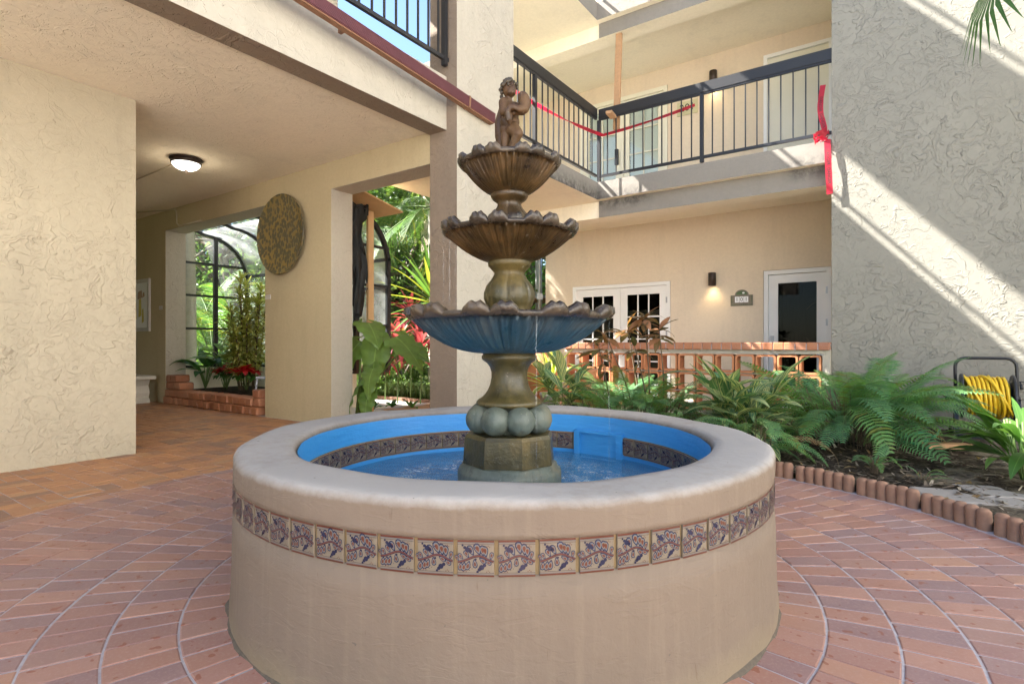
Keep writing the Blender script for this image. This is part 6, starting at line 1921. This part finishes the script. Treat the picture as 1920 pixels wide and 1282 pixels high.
# pale grassy border, pale path
m = MB()
for k in range(5200):
    x = rnd.uniform(-10.5, -4.4); y = 6.95 + 0.55*rnd.random() + 0.05*sin(x*6)
    a = rnd.uniform(0, 6.28); l = rnd.uniform(.22,.42); t_ = rnd.uniform(.4,1.1); w = 0.009
    d = Vector((cos(a), sin(a), 0)); s_ = Vector((-sin(a), cos(a), 0))*w
    b = Vector((x, y, -0.07)); c1 = b + d*l*.25*t_ + Vector((0,0,l*.75)); c2 = b + d*l*.8*t_ + Vector((0,0,l*(.95-.45*t_)))
    m.add([b-s_, b+s_, c1+s_, c1-s_, c2], [(0,1,2,3),(3,2,4)], 0, [(0,0),(1,0),(1,.6),(0,.6),(.5,1)])
tag(m.build('border_grass', M['lirio']), 'pale green strappy border grass edging the garden path', 'border grass', None, 'stuff')
pt = MB(); pt.box(-16, 5.1, -0.088, -4.0, 6.75, -0.055); tag(pt.build('garden_path', M['concrete']), None, None, None, 'structure')
pt = MB(); pt.box(-14, 6.76, -0.088, -4.0, 6.86, 0.0); tag(pt.build('path_kerb', M['edging']), None, None, None, 'structure')

# elephant ears by the tall opening
ear_me = [heart_mesh('leaf', M['ear'], 1.0, w, d, wv) for w, d, wv in ((0.75,0.5,0.03),(0.7,0.8,0.05))]
e0 = gp(672, 6.9)
e = empty('elephant_ear_plant', (e0[0], e0[1], -0.05), 0, 'elephant ear plant with huge drooping leaves in the tall opening', 'elephant ear')
for (px, py, d, az, pit, L) in ((690,605,6.9,R(-20),-0.45,0.46),(742,632,6.7,R(10),-0.5,0.5),(700,690,6.6,R(-80),-0.9,0.36),(676,640,7.0,R(-100),-0.7,0.5),(758,650,6.9,R(-10),-0.1,0.45),(678,715,6.7,R(-120),-0.9,0.4),(708,640,6.8,R(-80),-1.2,0.5),(690,740,6.6,R(-70),-1.0,0.3)):
    q = at_d(px, py, d); loc = q - Vector((e0[0], e0[1], -0.05))
    m = MB(); b_ = Vector((rnd.uniform(-.05,.05), rnd.uniform(-.05,.05), 0)); m.tube([b_, b_.lerp(loc,.5)+Vector((0,0,0.12)), loc], [0.022,0.016,0.009], 7); m.build('leaf_stalk', M['stem_g'], e)
    link('leaf', rnd.choice(ear_me), e, loc, tilt_rot(az, pit, rnd.uniform(-.4,.4)), L)
for i, (px, py) in enumerate(((735, 768), (772, 770), (700, 772))):
    q = at_z(px, py, -0.05); rosette('seedling', px, math.hypot(*gp(px,1.0))*0+ (EYE+0.05)*F/(py-HY), -0.06, 7, 0.14, 0.22, li_me, ('small leafy seedling by the path under the elephant ear', 'small leafy seedling by the path close to the column', 'small leafy seedling at the foot of the elephant ear')[i], 'seedling', 'seedlings beside the garden path', 0.06)

# plywood shelter with shade cloth outside the second opening
pw = empty('plywood_shelter', (-5.9, 4.9, 0), 0, 'plywood canopy on raw posts shielding the end of the glazed room', 'shelter')
m = MB()
v = [(-6.7,4.40,2.86),(-5.46,4.40,2.86),(-5.46,5.24,2.69),(-6.7,5.24,2.69)]
m.add([Vector(p) for p in v]+[Vector(p)+Vector((0,0,0.018)) for p in v], [(0,3,2,1),(4,5,6,7),(0,1,5,4),(1,2,6,5),(2,3,7,6),(3,0,4,7)]); m.build('canopy_board', M['ply'], pw)
a = at_d(694, 410, 6.95); 
for (px, d) in ((694, 7.3),):
    q = gp(px, d); MB().box(q[0]-0.02,q[1]-0.045,-0.08,q[0]+0.02,q[1]+0.045,2.68).build('post', M['ply'], pw)
m = MB(); v = []; nx_, nz_ = 14, 22
pa_, pb_ = Vector((*gp(662, 6.85), 0)), Vector((*gp(690, 7.05), 0))
for j in range(nz_+1):
    z = 2.66 - 1.25*j/nz_
    for i in range(nx_+1):
        t = i/nx_
        narrow = (1-0.25*j/nz_) if j < 4 else 0.80 - 0.25*sin(j*0.3)
        q = pa_.lerp(pb_, t*narrow + 0.02*sin(j*.9)) + Vector((0.04*sin(i*1.9+j*.3), -0.05*sin(i*2.3+j*.25)-0.02, 0))
        v.append((q.x, q.y, z + 0.03*sin(i*1.1) + (0.10*t if j else 0.0) - 0.35*t*(j/nz_)*(1 if i%5 else .6)))
f = [(j*(nx_+1)+i, j*(nx_+1)+i+1, (j+1)*(nx_+1)+i+1, (j+1)*(nx_+1)+i) for j in range(nz_) for i in range(nx_) if not (i > 8 and j > 9 + 3*(i%3)) ]
m.add(v, f, smooth=True); m.build('shade_cloth', M['net'], pw)
inv(pw)

# scaffold beyond the back wall corner
sx_, sy_ = gp(1003, 11.5)
sca = empty('scaffold', (sx_, sy_, -0.09), YAW, 'galvanised tube scaffold with plank decks past the back wall corner', 'scaffold')
for (xx, yy) in ((0.10,0),(-1.6,0),(0.10,1.2),(-1.6,1.2)):
    m = MB(); m.tube([(xx,yy,0),(xx,yy,5.0)], 0.045, 10); m.build('upright', M['steel'], sca)
for z in (1.35, 2.0, 3.2):
    for yy in (0.0, 1.2):
        m = MB(); m.tube([(-1.7,yy+0.05,z),(0.4,yy+0.05,z)], 0.03, 8); m.build('ledger', M['steel'], sca)
for z in (1.62, 1.95):
    for k in range(4):
        MB().box(-1.7,0.1+k*0.26,z+0.02*k*0,0.5,0.33+k*0.26,z+0.045).build('plank', M['wood'], sca)
for z in (1.35, 2.0): MB().box(0.04,-0.07,z-0.06,0.16,0.03,z+0.06).build('coupler', M['steel'], sca)
print('objects', len(bpy.data.objects), 'tris', sum(len(p.vertices)-2 for me in bpy.data.meshes for p in me.polygons))
